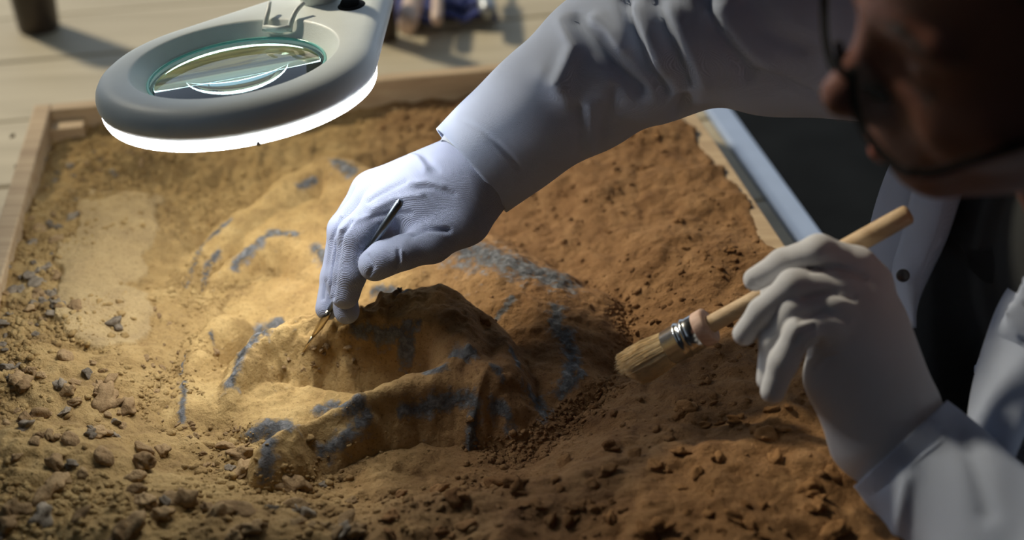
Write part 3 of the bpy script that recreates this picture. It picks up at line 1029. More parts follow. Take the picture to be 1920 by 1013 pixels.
# dirt spot on the index fingertip
LD = 0.84
l_f = [
    [(1632, 532, 6, 12), (1605, 500, 2, 11.5), (1535, 470, -4, 9.2), (1468, 494, 6, 8.4), (1416, 524, 14, 7.2)],
    [(1618, 562, 0, 12), (1580, 541, -6, 11), (1488, 535, -8, 9.2), (1430, 585, 2, 8.2), (1396, 626, 8, 7.2)],
    [(1620, 590, -4, 12), (1570, 572, -10, 10.6), (1490, 580, -8, 8.8), (1450, 640, 2, 8.0), (1440, 712, 8, 7.0)],
    [(1600, 625, -4, 11.5), (1560, 605, -12, 10), (1500, 622, -14, 8.8), (1468, 680, -8, 8.4), (1449, 733, -4, 7.4)],
    [(1665, 690, 26, 15), (1600, 640, 40, 11), (1530, 590, 42, 10), (1480, 560, 36, 9), (1450, 548, 32, 8)],
]
l_p = [
    ((1690, 800, 4, 24), (1626, 535, 6, 13.5)), ((1680, 805, 0, 25), (1612, 562, 0, 14)), ((1668, 812, 0, 25), (1605, 590, -4, 14)),
    ((1655, 815, 2, 23), (1580, 625, -4, 13)), ((1665, 830, 2, 25), (1735, 915, -6, 26)), ((1690, 760, 16, 20), (1665, 690, 26, 15)),
    ((1570, 640, 0, 11), (1560, 720, 4, 12)), ((1560, 720, 4, 13), (1620, 820, 4, 20)), ((1640, 620, 6, 16), (1650, 740, 6, 22)),
    ((1560, 650, 4, 11), (1548, 690, 8, 9)),
]
l_st = [([(1492, 640), (1500, 622), (1525, 612)], 5, -0.0020), ([(1515, 668), (1520, 650), (1540, 640)], 5, -0.0022), ([(1528, 690), (1545, 672), (1565, 668)], 5, -0.0016),
        ([(1520, 505), (1570, 502), (1620, 520)], 6, -0.0018), ([(1510, 560), (1560, 548), (1600, 560)], 6, -0.0016), ([(1500, 600), (1545, 585), (1585, 600)], 6, -0.0016),
        ([(1412, 530), (1424, 536)], 5, -0.001), ([(1506, 655), (1512, 640), (1532, 628)], 4, 0.0012)]
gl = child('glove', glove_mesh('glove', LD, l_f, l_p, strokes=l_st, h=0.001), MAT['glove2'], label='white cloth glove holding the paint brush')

# lab coat -----------------------------------------------------------
coat_lo, coat_hi = np.array([0.20, 0.45, 0.45]), np.array([0.86, 1.14, 1.13])
G = Field(coat_lo, coat_hi, 0.0042)
tors = G.cap(PELV, CHEST, .165, .135)
for a, b_, ra, rb in ((CHEST, NECK * .8 + CHEST * .2, .135, .075), (CHEST + [0.02, .09, .06], RSH, .095, .082), (CHEST + [0.02, -.09, .05], LSH, .095, .078)):
    tors = smin(tors, G.cap(a, b_, ra, rb), .04)
shirt_f = smin(tors + 0.016, G.cap(P(1850, 400, .985), P(1820, 720, .985), .05, .055), .03)
neck_cut = G.cap(NECK + [-.03, -.02, .02], NECK + [-.12, -.06, .2], .085, .16)
sh = np.maximum(shirt_f, -(neck_cut - 0.0 + .02))
V, Q = G.nets(sh.astype(np.float32))
child('shirt', mesh_np('shirt', V, Q), MAT['shirt'], label='black shirt')
shell = np.abs(tors) - 0.0032
vx = (G.X - CAM[0]) * C_F[0] + (G.Y - CAM[1]) * C_F[1] + (G.Z - CAM[2]) * C_F[2]
pxg = 960 + FPX * ((G.X - CAM[0]) * C_R[0] + (G.Y - CAM[1]) * C_R[1] + (G.Z - CAM[2]) * C_R[2]) / vx
pyg = 506.5 - FPX * ((G.X - CAM[0]) * C_U[0] + (G.Y - CAM[1]) * C_U[1] + (G.Z - CAM[2]) * C_U[2]) / vx
opening = inpoly(pxg, pyg, [(1790, 250), (1790, 350), (1765, 440), (1705, 600), (1690, 760), (1700, 1100), (1800, 1100), (1812, 800), (1830, 680), (1925, 515), (2000, 400), (2000, 250)])
front = (G.X - CHEST[0]) * (PELV[2] - CHEST[2]) - (G.Z - CHEST[2]) * (PELV[0] - CHEST[0]) > -0.0   # front of the torso axis
opening = opening & (front)
shell = np.where(opening, np.maximum(shell, 0.004), shell)
shell = np.maximum(shell, -(neck_cut))
V, Q = G.nets(shell.astype(np.float32))
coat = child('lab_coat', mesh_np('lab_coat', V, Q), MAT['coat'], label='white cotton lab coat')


def sleeve(name, ctrl, rads, strokes, n=150, nv=110, squash=1.0):
    pts = catmull(ctrl, n)
    s = np.linspace(0, 1, n)
    rad = np.interp(s, np.linspace(0, 1, len(rads)), rads)
    T, Nn, B = frames(pts)
    th = np.linspace(0, 2 * np.pi, nv, endpoint=False)
    V = pts[:, None] + rad[:, None, None] * (np.cos(th)[None, :, None] * Nn[:, None] + squash * np.sin(th)[None, :, None] * B[:, None])
    V = V.reshape(-1, 3)
    I = np.arange(n * nv).reshape(n, nv)
    Q = np.stack([I[:-1], np.roll(I, -1, 1)[:-1], np.roll(I, -1, 1)[1:], I[1:]], -1).reshape(-1, 4)
    Nv = vnormals(V, Q)
    if (Nv * (V - np.repeat(pts, nv, 0))).sum() < 0:
        Q = Q[:, ::-1]; Nv = -Nv
    # gentle overall slackness of the cloth
    ph = np.repeat(s, nv) * 9; tt = np.tile(th, n)
    V = V + Nv * (0.0016 * np.sin(ph * 2.1 + 2 * tt) + 0.0012 * np.sin(ph * 4.3 - 3 * tt + 1))[:, None] * np.repeat(sstep(0.05, .3, s), nv)[:, None]
    V = sculpt(V, Nv, strokes)
    me = mesh_np(name, V, Q)
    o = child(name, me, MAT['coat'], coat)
    solid(o, 0.0022, -1)
    return o


rs_ctrl = [P(884, 320, 1.002), P(960, 256, 1.003), P(1060, 178, 1.0), P(1180, 100, .99), P(1330, 48, .97), P(1500, 38, .965), P(1750, 40, .985), RSH * .6 + P(1750, 40, .985) * .4, RSH + [0.02, 0, 0]]
rs_r = [.0385, .0425, .047, .053, .0595, .065, .070, .078, .09]
rs_st = [([(1076, 38), (1104, 76), (1161, 137), (1199, 171)], 13, -0.0075), ([(1060, 45), (1078, 90), (1050, 160)], 16, 0.0055), ([(1120, 40), (1150, 66), (1170, 90)], 14, 0.006),
         ([(1171, 0), (1194, 76), (1213, 123), (1246, 175)], 12, -0.0075), ([(1190, 20), (1225, 90), (1240, 130)], 13, 0.005), ([(1228, 0), (1261, 85), (1289, 156)], 12, -0.006),
         ([(1260, 20), (1290, 80), (1320, 150)], 16, 0.005), ([(1322, 0), (1346, 57), (1375, 95), (1400, 140)], 13, -0.006), ([(1350, 20), (1390, 80), (1440, 120)], 18, 0.005),
         ([(1422, 128), (1480, 155), (1560, 192)], 5, -0.0025), ([(1085, 205), (1090, 290)], 10, -0.003), ([(1152, 170), (1123, 285)], 12, -0.003), ([(1105, 200), (1108, 280)], 12, 0.003),
         ([(1400, 0), (1440, 60), (1500, 90)], 16, -0.005), ([(1284, 190), (1270, 215)], 12, -0.007),
         ([(862, 222), (905, 245), (950, 285), (985, 330)], 3, -0.0010), ([(1020, 140), (1060, 180)], 20, 0.003)]
rs = sleeve('sleeve', rs_ctrl, rs_r, rs_st)
ls_ctrl = [P(1688, 832, .842), P(1745, 890, .835), P(1900, 1050, .80), P(2050, 1180, .77), LEL + [0.005, 0, 0], LEL * .5 + LSH * .5, LSH]
ls_r = [.0375, .0405, .045, .052, .058, .064, .08]
ls_st = [([(1790, 780), (1830, 870), (1850, 960)], 20, -0.003), ([(1700, 900), (1680, 1013)], 14, 0.002)]
ls = sleeve('sleeve', ls_ctrl, ls_r, ls_st)


def sheet(name, A, B, mat, parent, thick=0.0025, bulge=0.006, n=24, m=12, **kw):
    A, B = catmull(A, n), catmull(B, n)
    V = []
    for i in range(n):
        for j in range(m):
            t = j / (m - 1)
            p = A[i] * (1 - t) + B[i] * t
            V.append(p - C_F * bulge * math.sin(math.pi * t))
    F = [(i * m + j, (i + 1) * m + j, (i + 1) * m + j + 1, i * m + j + 1) for i in range(n - 1) for j in range(m - 1)]
    o = child(name, mesh_py(name, V, F, True), mat, parent, **kw)
    solid(o, thick, 0)
    return o


# front panel of the coat, then the folded lapel over it
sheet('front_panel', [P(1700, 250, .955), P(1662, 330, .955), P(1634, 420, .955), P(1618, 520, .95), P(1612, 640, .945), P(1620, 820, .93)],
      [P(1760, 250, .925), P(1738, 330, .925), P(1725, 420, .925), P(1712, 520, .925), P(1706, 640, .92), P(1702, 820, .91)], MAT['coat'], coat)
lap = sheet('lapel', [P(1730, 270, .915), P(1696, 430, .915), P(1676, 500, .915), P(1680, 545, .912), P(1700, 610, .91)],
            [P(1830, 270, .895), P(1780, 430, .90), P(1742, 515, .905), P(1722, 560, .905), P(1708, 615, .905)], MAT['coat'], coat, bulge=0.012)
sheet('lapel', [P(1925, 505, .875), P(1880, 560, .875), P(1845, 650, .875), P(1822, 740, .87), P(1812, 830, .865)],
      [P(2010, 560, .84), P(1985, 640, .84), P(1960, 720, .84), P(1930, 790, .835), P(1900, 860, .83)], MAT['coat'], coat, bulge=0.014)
sheet('shirt_collar', [P(1800, 460, .915), P(1840, 470, .90), P(1900, 450, .885), P(1960, 420, .87)],
      [P(1815, 500, .905), P(1860, 530, .895), P(1920, 490, .875), P(1990, 450, .86)], MAT['shirt'], None, bulge=0.004)


def button(c, r, nrm, parent):
    nrm = nrm / np.linalg.norm(nrm)
    a = np.cross(nrm, [0, 0, 1.0]); a /= np.linalg.norm(a); b_ = np.cross(nrm, a)
    V, nv = [], 24
    pr = [(1, -.3), (1, .18), (.9, .3), (.72, .3), (.62, .16), (.02, .16)]
    for q, z in pr: V += [c + r * q * (math.cos(t) * a + math.sin(t) * b_) + nrm * r * z for t in np.linspace(0, 2 * math.pi, nv, endpoint=False)]
    F = [(i * nv + j, i * nv + (j + 1) % nv, (i + 1) * nv + (j + 1) % nv, (i + 1) * nv + j) for i in range(len(pr) - 1) for j in range(nv)]
    return child('button', mesh_py('button', V, F, True), MAT['button'], parent, label='dark four-hole button')


button(P(1693, 517, .8955), .0042, -C_F + C_R * -.3, coat)

# trousers and shoes (seated, below the table edge)
G = Field((0.15, 0.50, 0.0), (0.85, 1.20, 0.66), 0.010)
f = G.cap(PELV + [0, .07, 0], PELV + [0, -.07, 0], .15, .15)
for s in (1, -1):
    hip = PELV + [0, .10 * s, -.03]; kn_ = np.array([0.345, 0.86 + .15 * s, 0.53]); an = np.array([0.42, 0.86 + .17 * s, 0.09])
    f = smin(f, G.cap(hip, kn_, .095, .07), .03)
    f = smin(f, G.cap(kn_, an, .068, .055), .02)
V, Q = G.nets(f.astype(np.float32))
child('trousers', mesh_np('trousers', V, Q), MAT['trousers'])
for s in (1, -1):
    G = Field((0.15, 0.86 + .17 * s - .09, 0.0), (0.52, 0.86 + .17 * s + .09, 0.14), 0.007)
    f = smin(G.cap((.43, .86 + .17 * s, .05), (.24, .86 + .17 * s, .04), .045, .038), G.cap((.42, .86 + .17 * s, .05), (.42, .86 + .17 * s, .12), .045, .045), .02)
    f = np.maximum(f, -(G.Z - .003) + 0 * f)
    V, Q = G.nets(f.astype(np.float32))
    child('shoe', mesh_np('shoe', V, Q), MAT['black'])
stool = link('stool', None, label='round dark stool under the seated person', cat='stool')
stool.location = (PELV[0], PELV[1], 0)
part('seat', tube('seat', [(PELV[0], PELV[1], .335), (PELV[0], PELV[1], .34), (PELV[0], PELV[1], .365), (PELV[0], PELV[1], .37)], [.16, .17, .17, .16], 32), MAT['leg'], stool)
for a in range(4):
    dx, dy = math.cos(a * math.pi / 2 + .8), math.sin(a * math.pi / 2 + .8)
    part('leg', tube('leg', [(PELV[0] + dx * .11, PELV[1] + dy * .11, .336), (PELV[0] + dx * .17, PELV[1] + dy * .17, 0)], .014, 10), MAT['leg'], stool)

# glasses ------------------------------------------------------------
gls = link('glasses', None, label='black framed glasses low on the nose of the bending person', cat='glasses')
gls.location = tuple(hd(0, 1.5, -1.5))


def rim(cx, s):
    out = []
    for t in np.linspace(0, 2 * math.pi, 61):
        c_, s_ = math.cos(t), math.sin(t)
        sx = math.copysign(abs(c_) ** 0.62, c_); sz = math.copysign(abs(s_) ** 0.62, s_)
        x = cx + 2.75 * sx; z = -1.75 + 2.0 * sz
        out.append(hd(s * x, 2.35 - 0.035 * (x - 1) ** 2 + 0.12 * (z + 1.75) * -1, z - 0.25 * 0))
    return np.array(out)


for s in (-1, 1):
    R_ = rim(3.65, s)
    zz = (R_ - HO) @ HR[:, 2] * 100
    o = part('rim', tube('rim', R_[29:57], .0021, 10), MAT['black'], gls)
    c = R_[:-1].mean(0)
    V = [c] + list(R_[:-1]); nn = len(R_) - 1
    lm = mesh_py('lens', V, [(0, 1 + i, 1 + (i + 1) % nn) for i in range(nn)], True)
    solid(part('lens', lm, MAT['specs'], gls), 0.0012, 0)
    tpz = catmull([hd(s * 6.3, 1.4, -3.1), hd(s * 6.9, 0.4, -2.7), hd(s * 7.3, -4, -2.2), hd(s * 7.6, -9, -1.2), hd(s * 7.5, -11, -3)], 24)
    part('temple', tube('temple', tpz, .0020, 10), MAT['black'], gls)
    part('nose_pad', tube('nose_pad', [hd(s * 1.2, 2.0, -2.2), hd(s * 1.35, 1.5, -2.8), hd(s * 1.5, 1.0, -3.2)], [.0015, .0030, .0022], 8), MAT['black'], gls)
part('bridge', tube('bridge', catmull([hd(-1.0, 2.3, -1.9), hd(0, 2.75, -1.7), hd(1.0, 2.3, -1.9)], 12), .0018, 10), MAT['black'], gls)

# hair, eyebrow, beard -------------------------------------------------
def strands(name, roots, dirs, length, rad, mat, curl=0.3, seg=7, **kw):
    V, F = [], []
    for p, d in zip(roots, dirs):
        d = d / np.linalg.norm(d); L = length * random.uniform(.5, 1.15)
        w = rng.normal(size=3) * curl
        q = np.array(p, float); pts = []
        for i in range(seg):
            pts.append(q.copy())
            d = d + w * (0.25 + i / seg) * 0.5 + rng.normal(size=3) * curl * .15
            d /= np.linalg.norm(d); q = q + d * L / seg
        T, Nn, B = frames(pts)
        base = len(V)
        for i in range(seg):
            r = rad * (1 - i / seg * .8)
            for k_ in range(3): V.append(pts[i] + r * (math.cos(2.094 * k_) * Nn[i] + math.sin(2.094 * k_) * B[i]))
        F += [(base + i * 3 + k_, base + i * 3 + (k_ + 1) % 3, base + i * 3 + 3 + (k_ + 1) % 3, base + i * 3 + 3 + k_) for i in range(seg - 1) for k_ in range(3)]
    return child(name, mesh_py(name, V, F, True), mat, None, kind='stuff', **kw)


roots, dirs = [], []
for i in range(420):
    a = random.uniform(-1, 1); t = random.random()
    x = 5.8 * a; yy = -6.4 + 2.6 * (1 - abs(a)) * t - abs(a) * 1.5; zz = -9.2 + abs(a) * 2.2 - 0.6 * random.random()
    roots.append(hd(x, yy, zz)); dirs.append(HR @ np.array([a * .4, -.25 + .2 * random.random(), -1]))
strands('beard', roots, dirs, .055, .00045, MAT['hair'], .35, label='curly brown beard under the jaw')
roots, dirs = [], []
for i in range(900):
    v_ = rng.normal(size=3); v_ /= np.linalg.norm(v_)
    if v_[2] < 0.15 and v_[1] > -0.3: continue
    if v_[1] > 0.55 and v_[2] < .75: continue
    roots.append(hd(7.7 * v_[0], -9.2 + 10.1 * v_[1], 3.2 + 9.3 * v_[2])); dirs.append(HR @ (v_ * .5 + [0, -.8, -.3]))
strands('hair', roots, dirs, .035, .0011, MAT['hair'], .3, label='short brown hair')
hp = np.array([hd(x, y, z) for x in (-9, 9) for y in (-21, 3) for z in (-8, 14)])
G = Field(hp.min(0), hp.max(0), 0.003)
ly = ((G.X - HO[0]) * HR[0, 1] + (G.Y - HO[1]) * HR[1, 1] + (G.Z - HO[2]) * HR[2, 1]) * 100
lz = ((G.X - HO[0]) * HR[0, 2] + (G.Y - HO[1]) * HR[1, 2] + (G.Z - HO[2]) * HR[2, 2]) * 100
f = np.maximum(G.ell(hd(0, -9.2, 3.2), np.array([7.95, 10.35, 9.6]) / 100, HR), (4.6 + .75 * ly - .0 * lz - np.maximum(0, lz - 2) * .9) * .006)
f = np.maximum(f, (-4.5 - lz) * .01)
V, Q = G.nets(f.astype(np.float32))
child('hair_cap', mesh_np('hair_cap', V, Q), MAT['hair'])
for s in (-1, 1):
    roots, dirs = [], []
    for i in range(70):
        t = random.random()
        roots.append(hd(s * (1.2 + 3.6 * t), 1.15 - 1.0 * t - .2 * random.random(), 1.75 + .5 * math.sin(2.4 * t) + random.uniform(-.25, .25))); dirs.append(HR @ np.array([s * 1.0, .2, .25]))
    strands('eyebrow', roots, dirs, .010, .0004, MAT['hair'], .2)
    roots, dirs = [], []
    for i in range(40):
        t = random.random()
        roots.append(hd(s * (1.9 + 2.6 * t), 0.25 - .9 * abs(t - .45), -.75 - .25 * math.sin(3.1 * t))); dirs.append(HR @ np.array([s * (t - .4), .9, -.5]))
    strands('eyelash', roots, dirs, .008, .0003, MAT['hair'], .15)

# ------------------------------------------------------------------ probe
tip = hit(565, 666) + np.array([0, 0, .0005])
top = P(752, 376, .955)
ax = (top - tip); Lp = np.linalg.norm(ax); ax /= Lp
probe = link('steel_probe', None, label='thin steel dental probe held in the gloved hand over the eye hollow', cat='probe')
probe.location = tuple(tip)
tt = np.array([.30, .302, .40, .55, .80, .985, 1.0]); rr = np.array([.0016, .0022, .0024, .0026, .0028, .0028, .0018])
part('handle', tube('handle', [tip + ax * Lp * t for t in tt], rr, 20), MAT['probe_steel'], probe)
tt = np.array([.12, .16, .20, .26, .303]); rr = np.array([.0010, .0020, .0028, .0029, .0022])
part('blade_holder', tube('blade_holder', [tip + ax * Lp * t for t in tt], rr, 20), MAT['brass'], probe)
tt = np.array([0, .02, .06, .125]); rr = np.array([.0003, .0006, .0008, .0011])
part('needle', tube('needle', [tip + ax * Lp * t for t in tt], rr, 12), MAT['brass'], probe)

# ------------------------------------------------------------------ brush
b0 = P(1330, 610, .905); b1 = P(1706, 400, .850)     # collar end of the handle, far end
bx = b1 - b0; BLn = np.linalg.norm(bx); bx /= BLn
brush = link('paint_brush', None, label='round natural bristle brush with wooden handle held in the near glove', cat='brush')
brush.location = tuple(b0)
tt = np.array([-.02, 0, .2, .45, .7, .9, .99, 1.0]); rr = np.array([.0058, .0058, .0055, .0058, .0064, .0063, .0060, .0046])
part('handle', tube('handle', [b0 + bx * BLn * t for t in tt], rr, 24), MAT['handle'], brush)
k = .001
part('collar', tube('collar', [b0 - bx * k * a for a in (-1.2, -1.0, -.3, .4, 6.2, 7.4, 8.2)], [.0058, .0105, .0117, .0121, .0121, .0117, .0105], 32), MAT['pinkwood'], brush)
fz = np.array([7, 7.2, 13, 13.6, 14.6, 15.4, 16.2, 16.8, 18.5, 19.1, 20.1, 20.9, 21.5, 31, 31.4])
fr = np.array([10.8, 11.6, 11.7, 11.9, 12.5, 12.5, 11.9, 11.7, 11.7, 11.9, 12.5, 12.4, 11.8, 11.6, 11.2])
fer = part('ferrule', tube('ferrule', [b0 - bx * k * a for a in fz], fr * k, 40), MAT['chrome'], brush)
T = -bx; n1 = np.cross(T, [0, 0, 1.]); n1 /= np.linalg.norm(n1); n2 = np.cross(T, n1)
V, F = [], []
core = tube('c', [b0 - bx * k * a for a in (30, 45, 58, 63)], [.0102, .0112, .0105, .006], 24)
for i in range(2600):
    r = .0110 * math.sqrt(random.random()); a = random.uniform(0, 6.283)
    if i % 2: r = random.uniform(.0100, .0112)
    p = b0 - bx * .030 + r * (math.cos(a) * n1 + math.sin(a) * n2)
    spread = random.uniform(1.08, 1.28)
    L = .036 + random.uniform(-.006, .003) - (r / .0112) ** 2 * .007 + .004 * math.cos(a + .8)
    q = p - bx * L * .55 + (spread - 1) * .7 * r * (math.cos(a) * n1 + math.sin(a) * n2)
    e = p - bx * L + (spread - 1) * 1.0 * r * (math.cos(a) * n1 + math.sin(a) * n2) * .6 + rng.normal(size=3) * .0004
    base = len(V)
    for c_, w_ in ((p, .00022), (q, .0002), (e, .00008)):
        for k_ in range(3): V.append(c_ + w_ * (math.cos(2.094 * k_) * n1 + math.sin(2.094 * k_) * n2))
    F += [(base + m_ * 3 + k_, base + m_ * 3 + (k_ + 1) % 3, base + m_ * 3 + 3 + (k_ + 1) % 3, base + m_ * 3 + 3 + k_) for m_ in (0, 1) for k_ in range(3)]
bm_ = mesh_py('b', V, F, True)
part('bristles', join_meshes([core, bm_]), MAT['bristle'], brush, kind='stuff')

# ------------------------------------------------------------------ things at the back of the table
def lathe_at(c, pr, nv=32, lean=(0, 0)):
    V = [(c[0] + r * math.cos(t) + lean[0] * z, c[1] + r * math.sin(t) + lean[1] * z, c[2] + z) for r, z in pr for t in np.linspace(0, 2 * math.pi, nv, endpoint=False)]
    F = [(i * nv + j, i * nv + (j + 1) % nv, (i + 1) * nv + (j + 1) % nv, (i + 1) * nv + j) for i in range(len(pr) - 1) for j in range(nv)]
    F.append(tuple(range(nv))[::-1])
    return mesh_py('lathe', V, F, True)


c = onz(74, 54, TAB)
pot = link('brush_pot', lathe_at(c, [(.024, 0), (.0255, .003), (.031, .10), (.0315, .12), (.029, .12), (.0245, .02), (.001, .018)]), MAT['jar'],
           label='dark brown tumbler alone at the far left of the table', cat='tumbler')
c = onz(722, 72, TAB)
jar = link('brown_bottle', None, label='dark brown bottle standing just behind the magnifier lamp', cat='bottle')
jar.location = tuple(c)
part('glass_body', lathe_at(c, [(.014, 0), (.016, .003), (.016, .09), (.012, .105), (.007, .112), (.007, .13), (.001, .13)]), MAT['jar'], jar)
part('cap', lathe_at(c + [0, 0, .124], [(.0085, 0), (.0085, .014), (.001, .015)]), MAT['black'], jar)
# blue canvas roll with tools
c0, c1 = onz(745, 62, TAB), onz(935, 50, TAB)
ux = (c1 - c0) / np.linalg.norm(c1 - c0); uy = np.array([-ux[1], ux[0], 0])
roll = link('tool_roll', None, label='blue canvas tool roll lying at the back of the table', cat='tool roll')
roll.location = tuple(c0)
Wd = np.linalg.norm(c1 - c0)
n, mm = 40, 14
V = []
for i in range(n):
    for j in range(mm):
        s_, t_ = i / (n - 1), j / (mm - 1)
        V.append(c0 + ux * Wd * s_ + uy * .16 * t_ + AZ * (.004 + .010 * abs(math.sin(s_ * 9.4)) * (1 - .5 * t_) + .006 * (t_ < .1)))
F = [(i * mm + j, (i + 1) * mm + j, (i + 1) * mm + j + 1, i * mm + j + 1) for i in range(n - 1) for j in range(mm - 1)]
solid(part('canvas', mesh_py('canvas', V, F, True), MAT['blue'], roll), 0.0035)
part('strap', tube('strap', [c0 + ux * Wd * s_ + uy * .03 + AZ * (.010 + .010 * abs(math.sin(s_ * 9.4))) for s_ in np.linspace(0.02, .98, 30)], .0028, 8), MAT['black'], roll)
for pxa, pya, pxb, pyb, r, mt, lb, ct in ((762, 52, 790, -60, .013, 'peach', 'thick peach plastic tool handle beside the brown bottle', 'tool'),
                                          (819, 42, 822, -60, .0075, 'peach', 'slim peach tool handle upright in the middle of the blue roll', 'tool'),
                                          (915, 25, 900, -60, .010, 'greymetal', 'grey steel tool at the right end of the blue roll', 'tool')):
    a = onz(pxa, pya, TAB + .028 + r * .2); b_ = onz(pxb, pyb, TAB + .04)
    t_o = link('hand_tool', None, label=lb, cat=ct)
    t_o.location = tuple(a)
    part('grip', tube('grip', [a + (b_ - a) * t for t in (0, .02, .1, .5, .95, 1)], np.array([.5, .85, 1, .9, .9, .5]) * r, 16), MAT[mt], t_o)
    part('blade', tube('blade', [b_, b_ + (b_ - a) * .5], [r * .4, r * .25], 10), MAT['chrome'], t_o)

# ------------------------------------------------------------------ stones and clods
def rock_mesh(seed, ang=0.22):
    r = np.random.default_rng(seed)
    import bmesh
    bm = bmesh.new(); bmesh.ops.create_icosphere(bm, subdivisions=3, radius=1.0)
    planes = r.normal(size=(9, 3)); planes /= np.linalg.norm(planes, axis=1)[:, None]
    offs = r.uniform(.5, .92, 9)
    kvs = r.normal(size=(5, 3)) * 3.2; phs = r.uniform(0, 6.28, 5)
    for v in bm.verts:
        p = np.array(v.co)
        for pl, o_ in zip(planes, offs):
            e = p @ pl - o_
            if e > 0: p = p - pl * e * .85
        p *= 1 + .13 * sum(math.cos(p @ kv + ph) for kv, ph in zip(kvs, phs)) + r.normal() * .03
        v.co = p * np.array([1.0, .82, .66])
    me = bpy.data.meshes.new('rock'); bm.to_mesh(me); bm.free()
    me.polygons.foreach_set('use_smooth', [True] * len(me.polygons))
    return me


rocks = {k: [rock_mesh(100 + i + 50 * j) for i in range(8)] for j, k in enumerate(('clod', 'redclod', 'stone'))}
for k_, l_ in rocks.items():
    for me in l_: me.materials.append(MAT[k_])


def place_rock(name, kind, q, r, label, group=None, cat='stone', sink=.38):
    o = bpy.data.objects.new(name, random.choice(rocks[kind])); COL.objects.link(o)
    s = r * np.array([random.uniform(.9, 1.25), random.uniform(.8, 1.1), random.uniform(.8, 1.05)])
    o.scale = tuple(s)
    o.rotation_euler = (random.uniform(-.4, .4), random.uniform(-.4, .4), random.uniform(0, 6.28))
    o.location = (q[0], q[1], q[2] + r * .66 * (1 - 2 * sink))
    o['label'] = label; o['category'] = cat
    if group: o['group'] = group
    return o


special = [(218, 610, 19, 'stone', 'grey stone lying alone on the pale crust left of the fossil'), (70, 532, 17, 'stone', 'dark grey stone in the gravel beside the left board'),
           (135, 410, 17, 'stone', 'rounded grey stone beside the top of the pale crust'), (18, 452, 24, 'stone', 'largest grey stone against the left board'),
           (10, 503, 14, 'stone', 'grey stone at the left edge below the largest one'), (142, 578, 18, 'clod', 'tan clod on the crust above the lone grey stone'),
           (95, 595, 16, 'stone', 'flat grey stone left of the tan clod'), (908, 604, 15, 'redclod', 'dark clod wedged between skull brow and right dome'),
           (750, 544, 7, 'stone', 'tiny dark chip on top of the skull brow'), (1440, 822, 24, 'redclod', 'big rounded clod on the earth below the hanging glove'),
           (605, 912, 8, 'stone', 'single dark crumb on the sand in front of the skull'), (1290, 770, 22, 'redclod', 'broad clod on the earth below the brush'),
           (130, 735, 22, 'clod', 'jagged clod in the left heap beside the groove'), (200, 750, 26, 'clod', 'largest jagged clod left of the skull'),
           (425, 838, 16, 'clod', 'clod lodged in the pit at the skull snout'), (448, 855, 24, 'clod', 'rounded lump at the foot of the snout knob'),
           (405, 660, 11, 'clod', 'small clod in the hollow of the left jaw'), (588, 655, 9, 'clod', 'pale crumb right at the probe tip'),
           (612, 650, 11, 'clod', 'crumbly clod just right of the probe tip'), (1235, 605, 8, 'redclod', 'small red clod above the brush ferrule')]
taken = []
for px, py, rpx, kd, lb in special:
    q = hit(px, py)
    place_rock('stone' if kd == 'stone' else 'earth_clod', kd, q, rpx * .00037, lb, cat='stone' if kd == 'stone' else 'clod')
    taken.append(q)

zones = [  # polygon in the photo, count, size range px, kinds, label, group
    ([(20, 250), (300, 215), (330, 300), (170, 350), (100, 420), (20, 440)], 46, (7, 16), ('stone', 'stone', 'clod'), 'in the far left corner of the tray'),
    ([(0, 440), (110, 420), (110, 600), (0, 680)], 46, (8, 19), ('stone', 'stone', 'clod'), 'in the gravel strip along the left board'),
    ([(0, 660), (150, 640), (250, 740), (230, 860), (0, 900)], 50, (9, 24), ('clod', 'clod', 'clod', 'stone'), 'in the heap at the lower left of the tray'),
    ([(0, 880), (300, 840), (700, 940), (700, 1013), (0, 1013)], 46, (12, 30), ('clod', 'clod', 'clod', 'stone'), 'along the bottom edge in front of the skull'),
    ([(720, 930), (1000, 880), (1250, 800), (1560, 830), (1600, 1013), (720, 1013)], 60, (9, 22), ('redclod',), 'on the bank at the lower right of the skull'),
    ([(1330, 680), (1420, 600), (1500, 700), (1560, 830), (1250, 800)], 36, (6, 14), ('redclod',), 'on the slope under the brush hand'),
    ([(260, 590), (330, 560), (340, 780), (450, 880), (380, 880), (270, 760)], 36, (4, 9), ('clod',), 'in the groove left of the skull'),
    ([(1080, 800), (1150, 690), (1170, 590), (1130, 560), (1190, 700), (1120, 800)], 26, (4, 9), ('redclod',), 'in the gap between skull and brush'),
    ([(960, 250), (1250, 240), (1400, 500), (1250, 560), (1100, 440), (980, 380)], 44, (5, 12), ('redclod',), 'on the big mound beside the right board'),
    ([(700, 170), (960, 140), (960, 230), (720, 260)], 22, (5, 11), ('redclod', 'clod'), 'in the earth by the back board'),
    ([(390, 800), (460, 790), (470, 860), (420, 860)], 14, (4, 9), ('clod',), 'in the pit beside the snout knob'),
    ([(490, 640), (680, 640), (660, 690), (500, 700)], 30, (3, 9), ('clod',), 'in the eye hollow of the skull'),
]
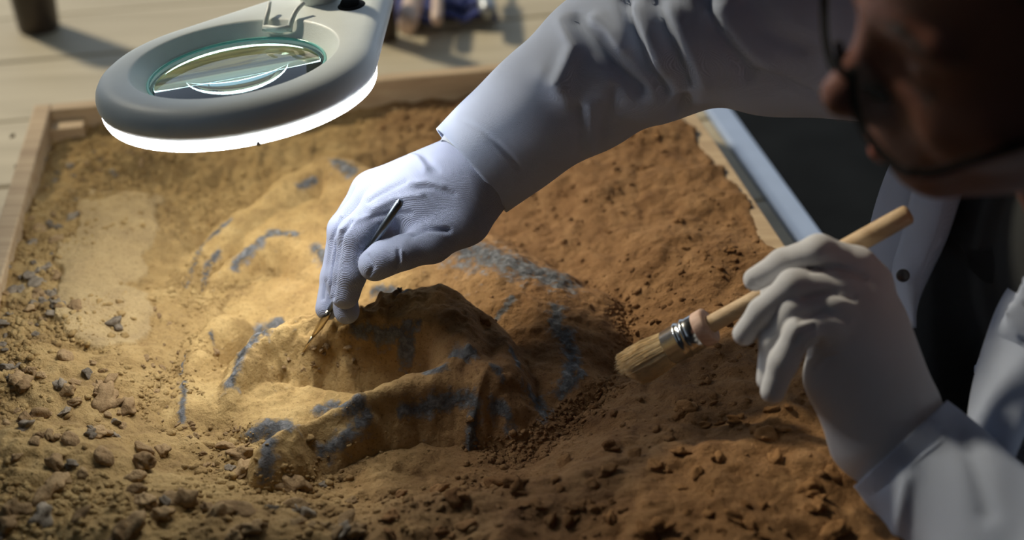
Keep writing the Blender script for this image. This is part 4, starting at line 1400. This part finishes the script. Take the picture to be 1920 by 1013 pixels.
for poly, cnt, (s0, s1), kinds, where in zones:
    poly_np = np.array(poly, float); lo, hi = poly_np.min(0), poly_np.max(0)
    c_ = 0
    while c_ < cnt:
        x, y = random.uniform(lo[0], hi[0]), random.uniform(lo[1], hi[1])
        if not inpoly(np.array([x]), np.array([y]), poly)[0]: continue
        q = hit(x, y)
        kd = random.choice(kinds)
        r = (s0 + (s1 - s0) * random.random() ** 1.8) * .00037
        big = r > (s0 + (s1 - s0) * .40) * .00037
        noun = {'stone': 'grey-brown stone', 'clod': 'sandy earth clod', 'redclod': 'reddish earth clod'}[kd]
        lb = ('large ' if big else 'small ') + noun + ' ' + where
        gp = ('larger ' if big else 'smaller ') + noun + 's ' + where
        place_rock('stone' if kd == 'stone' else 'earth_clod', kd, q, r, lb, gp, 'stone' if kd == 'stone' else 'clod')
        c_ += 1

# uncountable crumbs
def crumbs(name, n, mat, label, chooser, smin_=.0007, smax_=.0042):
    t = (1 + 5 ** .5) / 2
    iv = np.array([(-1, t, 0), (1, t, 0), (-1, -t, 0), (1, -t, 0), (0, -1, t), (0, 1, t), (0, -1, -t), (0, 1, -t), (t, 0, -1), (t, 0, 1), (-t, 0, -1), (-t, 0, 1)]) / 1.9
    fi = np.array([(0, 11, 5), (0, 5, 1), (0, 1, 7), (0, 7, 10), (0, 10, 11), (1, 5, 9), (5, 11, 4), (11, 10, 2), (10, 7, 6), (7, 1, 8), (3, 9, 4), (3, 4, 2), (3, 2, 6), (3, 6, 8), (3, 8, 9), (4, 9, 5), (2, 4, 11), (6, 2, 10), (8, 6, 7), (9, 8, 1)])
    i, j = chooser(n)
    x, y, z = GX[i, j], GY[i, j], RIM + TOP[i, j]
    s = smin_ + (smax_ - smin_) * rng.random(n) ** 4
    jit = 1 + .28 * rng.normal(size=(n, 12, 1)).clip(-1.5, 1.5)
    ang = rng.random(n) * 6.28
    ca, sa = np.cos(ang)[:, None], np.sin(ang)[:, None]
    v = iv[None] * jit * (s[:, None, None]) * np.array([1, .85, .7])
    vx_, vy_ = v[..., 0] * ca - v[..., 1] * sa, v[..., 0] * sa + v[..., 1] * ca
    V = np.stack([vx_ + x[:, None], vy_ + y[:, None], v[..., 2] + (z - s * .05)[:, None]], -1).reshape(-1, 3)
    F = (fi[None] + 12 * np.arange(n)[:, None, None]).reshape(-1, 3)
    me = mesh_np(name, V, F, True)
    set_attr(me, 'tone', np.repeat(np.clip(tone_of(x, y) + .15 * rng.random(n), 0, 1), 12))
    return link(name, me, mat, label=label, cat='soil', kind='stuff')


dens = np.clip(0.35 + 0.9 * fbm(GX, GY, 0.06, 61, 3), 0.02, 1) * np.where(SK > SH, .05, 1) * (1 - .85 * CR) * (1 - .85 * tone_of(GX, GY)) * (GU < TW - TH - .003)
gxl = onz(960, 870, RIM)
dens = dens * np.where(SH > SK - .004, 1, .6) * (1 + 1.8 * (GU < .11))
cdf = np.cumsum(dens.ravel()); cdf /= cdf[-1]


def choose(n):
    f_ = np.searchsorted(cdf, rng.random(n))
    return np.unravel_index(np.clip(f_, 0, GX.size - 1), GX.shape)


crumbs('earth_crumbs', 16000, MAT['soil'], 'countless small crumbs scattered over the earth in the tray', choose)
near = (np.abs(SH - SK) < .012) & (GU < TW - TH - .005)
cdf2 = np.cumsum((near * np.clip(.4 + fbm(GX, GY, .03, 66, 2), 0, 1)).ravel()); cdf2 /= cdf2[-1]
crumbs('groove_crumbs', 3500, MAT['soil'], 'fine crumbs gathered along the edge of the skull',
       lambda n: np.unravel_index(np.clip(np.searchsorted(cdf2, rng.random(n)), 0, GX.size - 1), GX.shape), .0007, .0026)
print('scene built', len(bpy.data.objects))
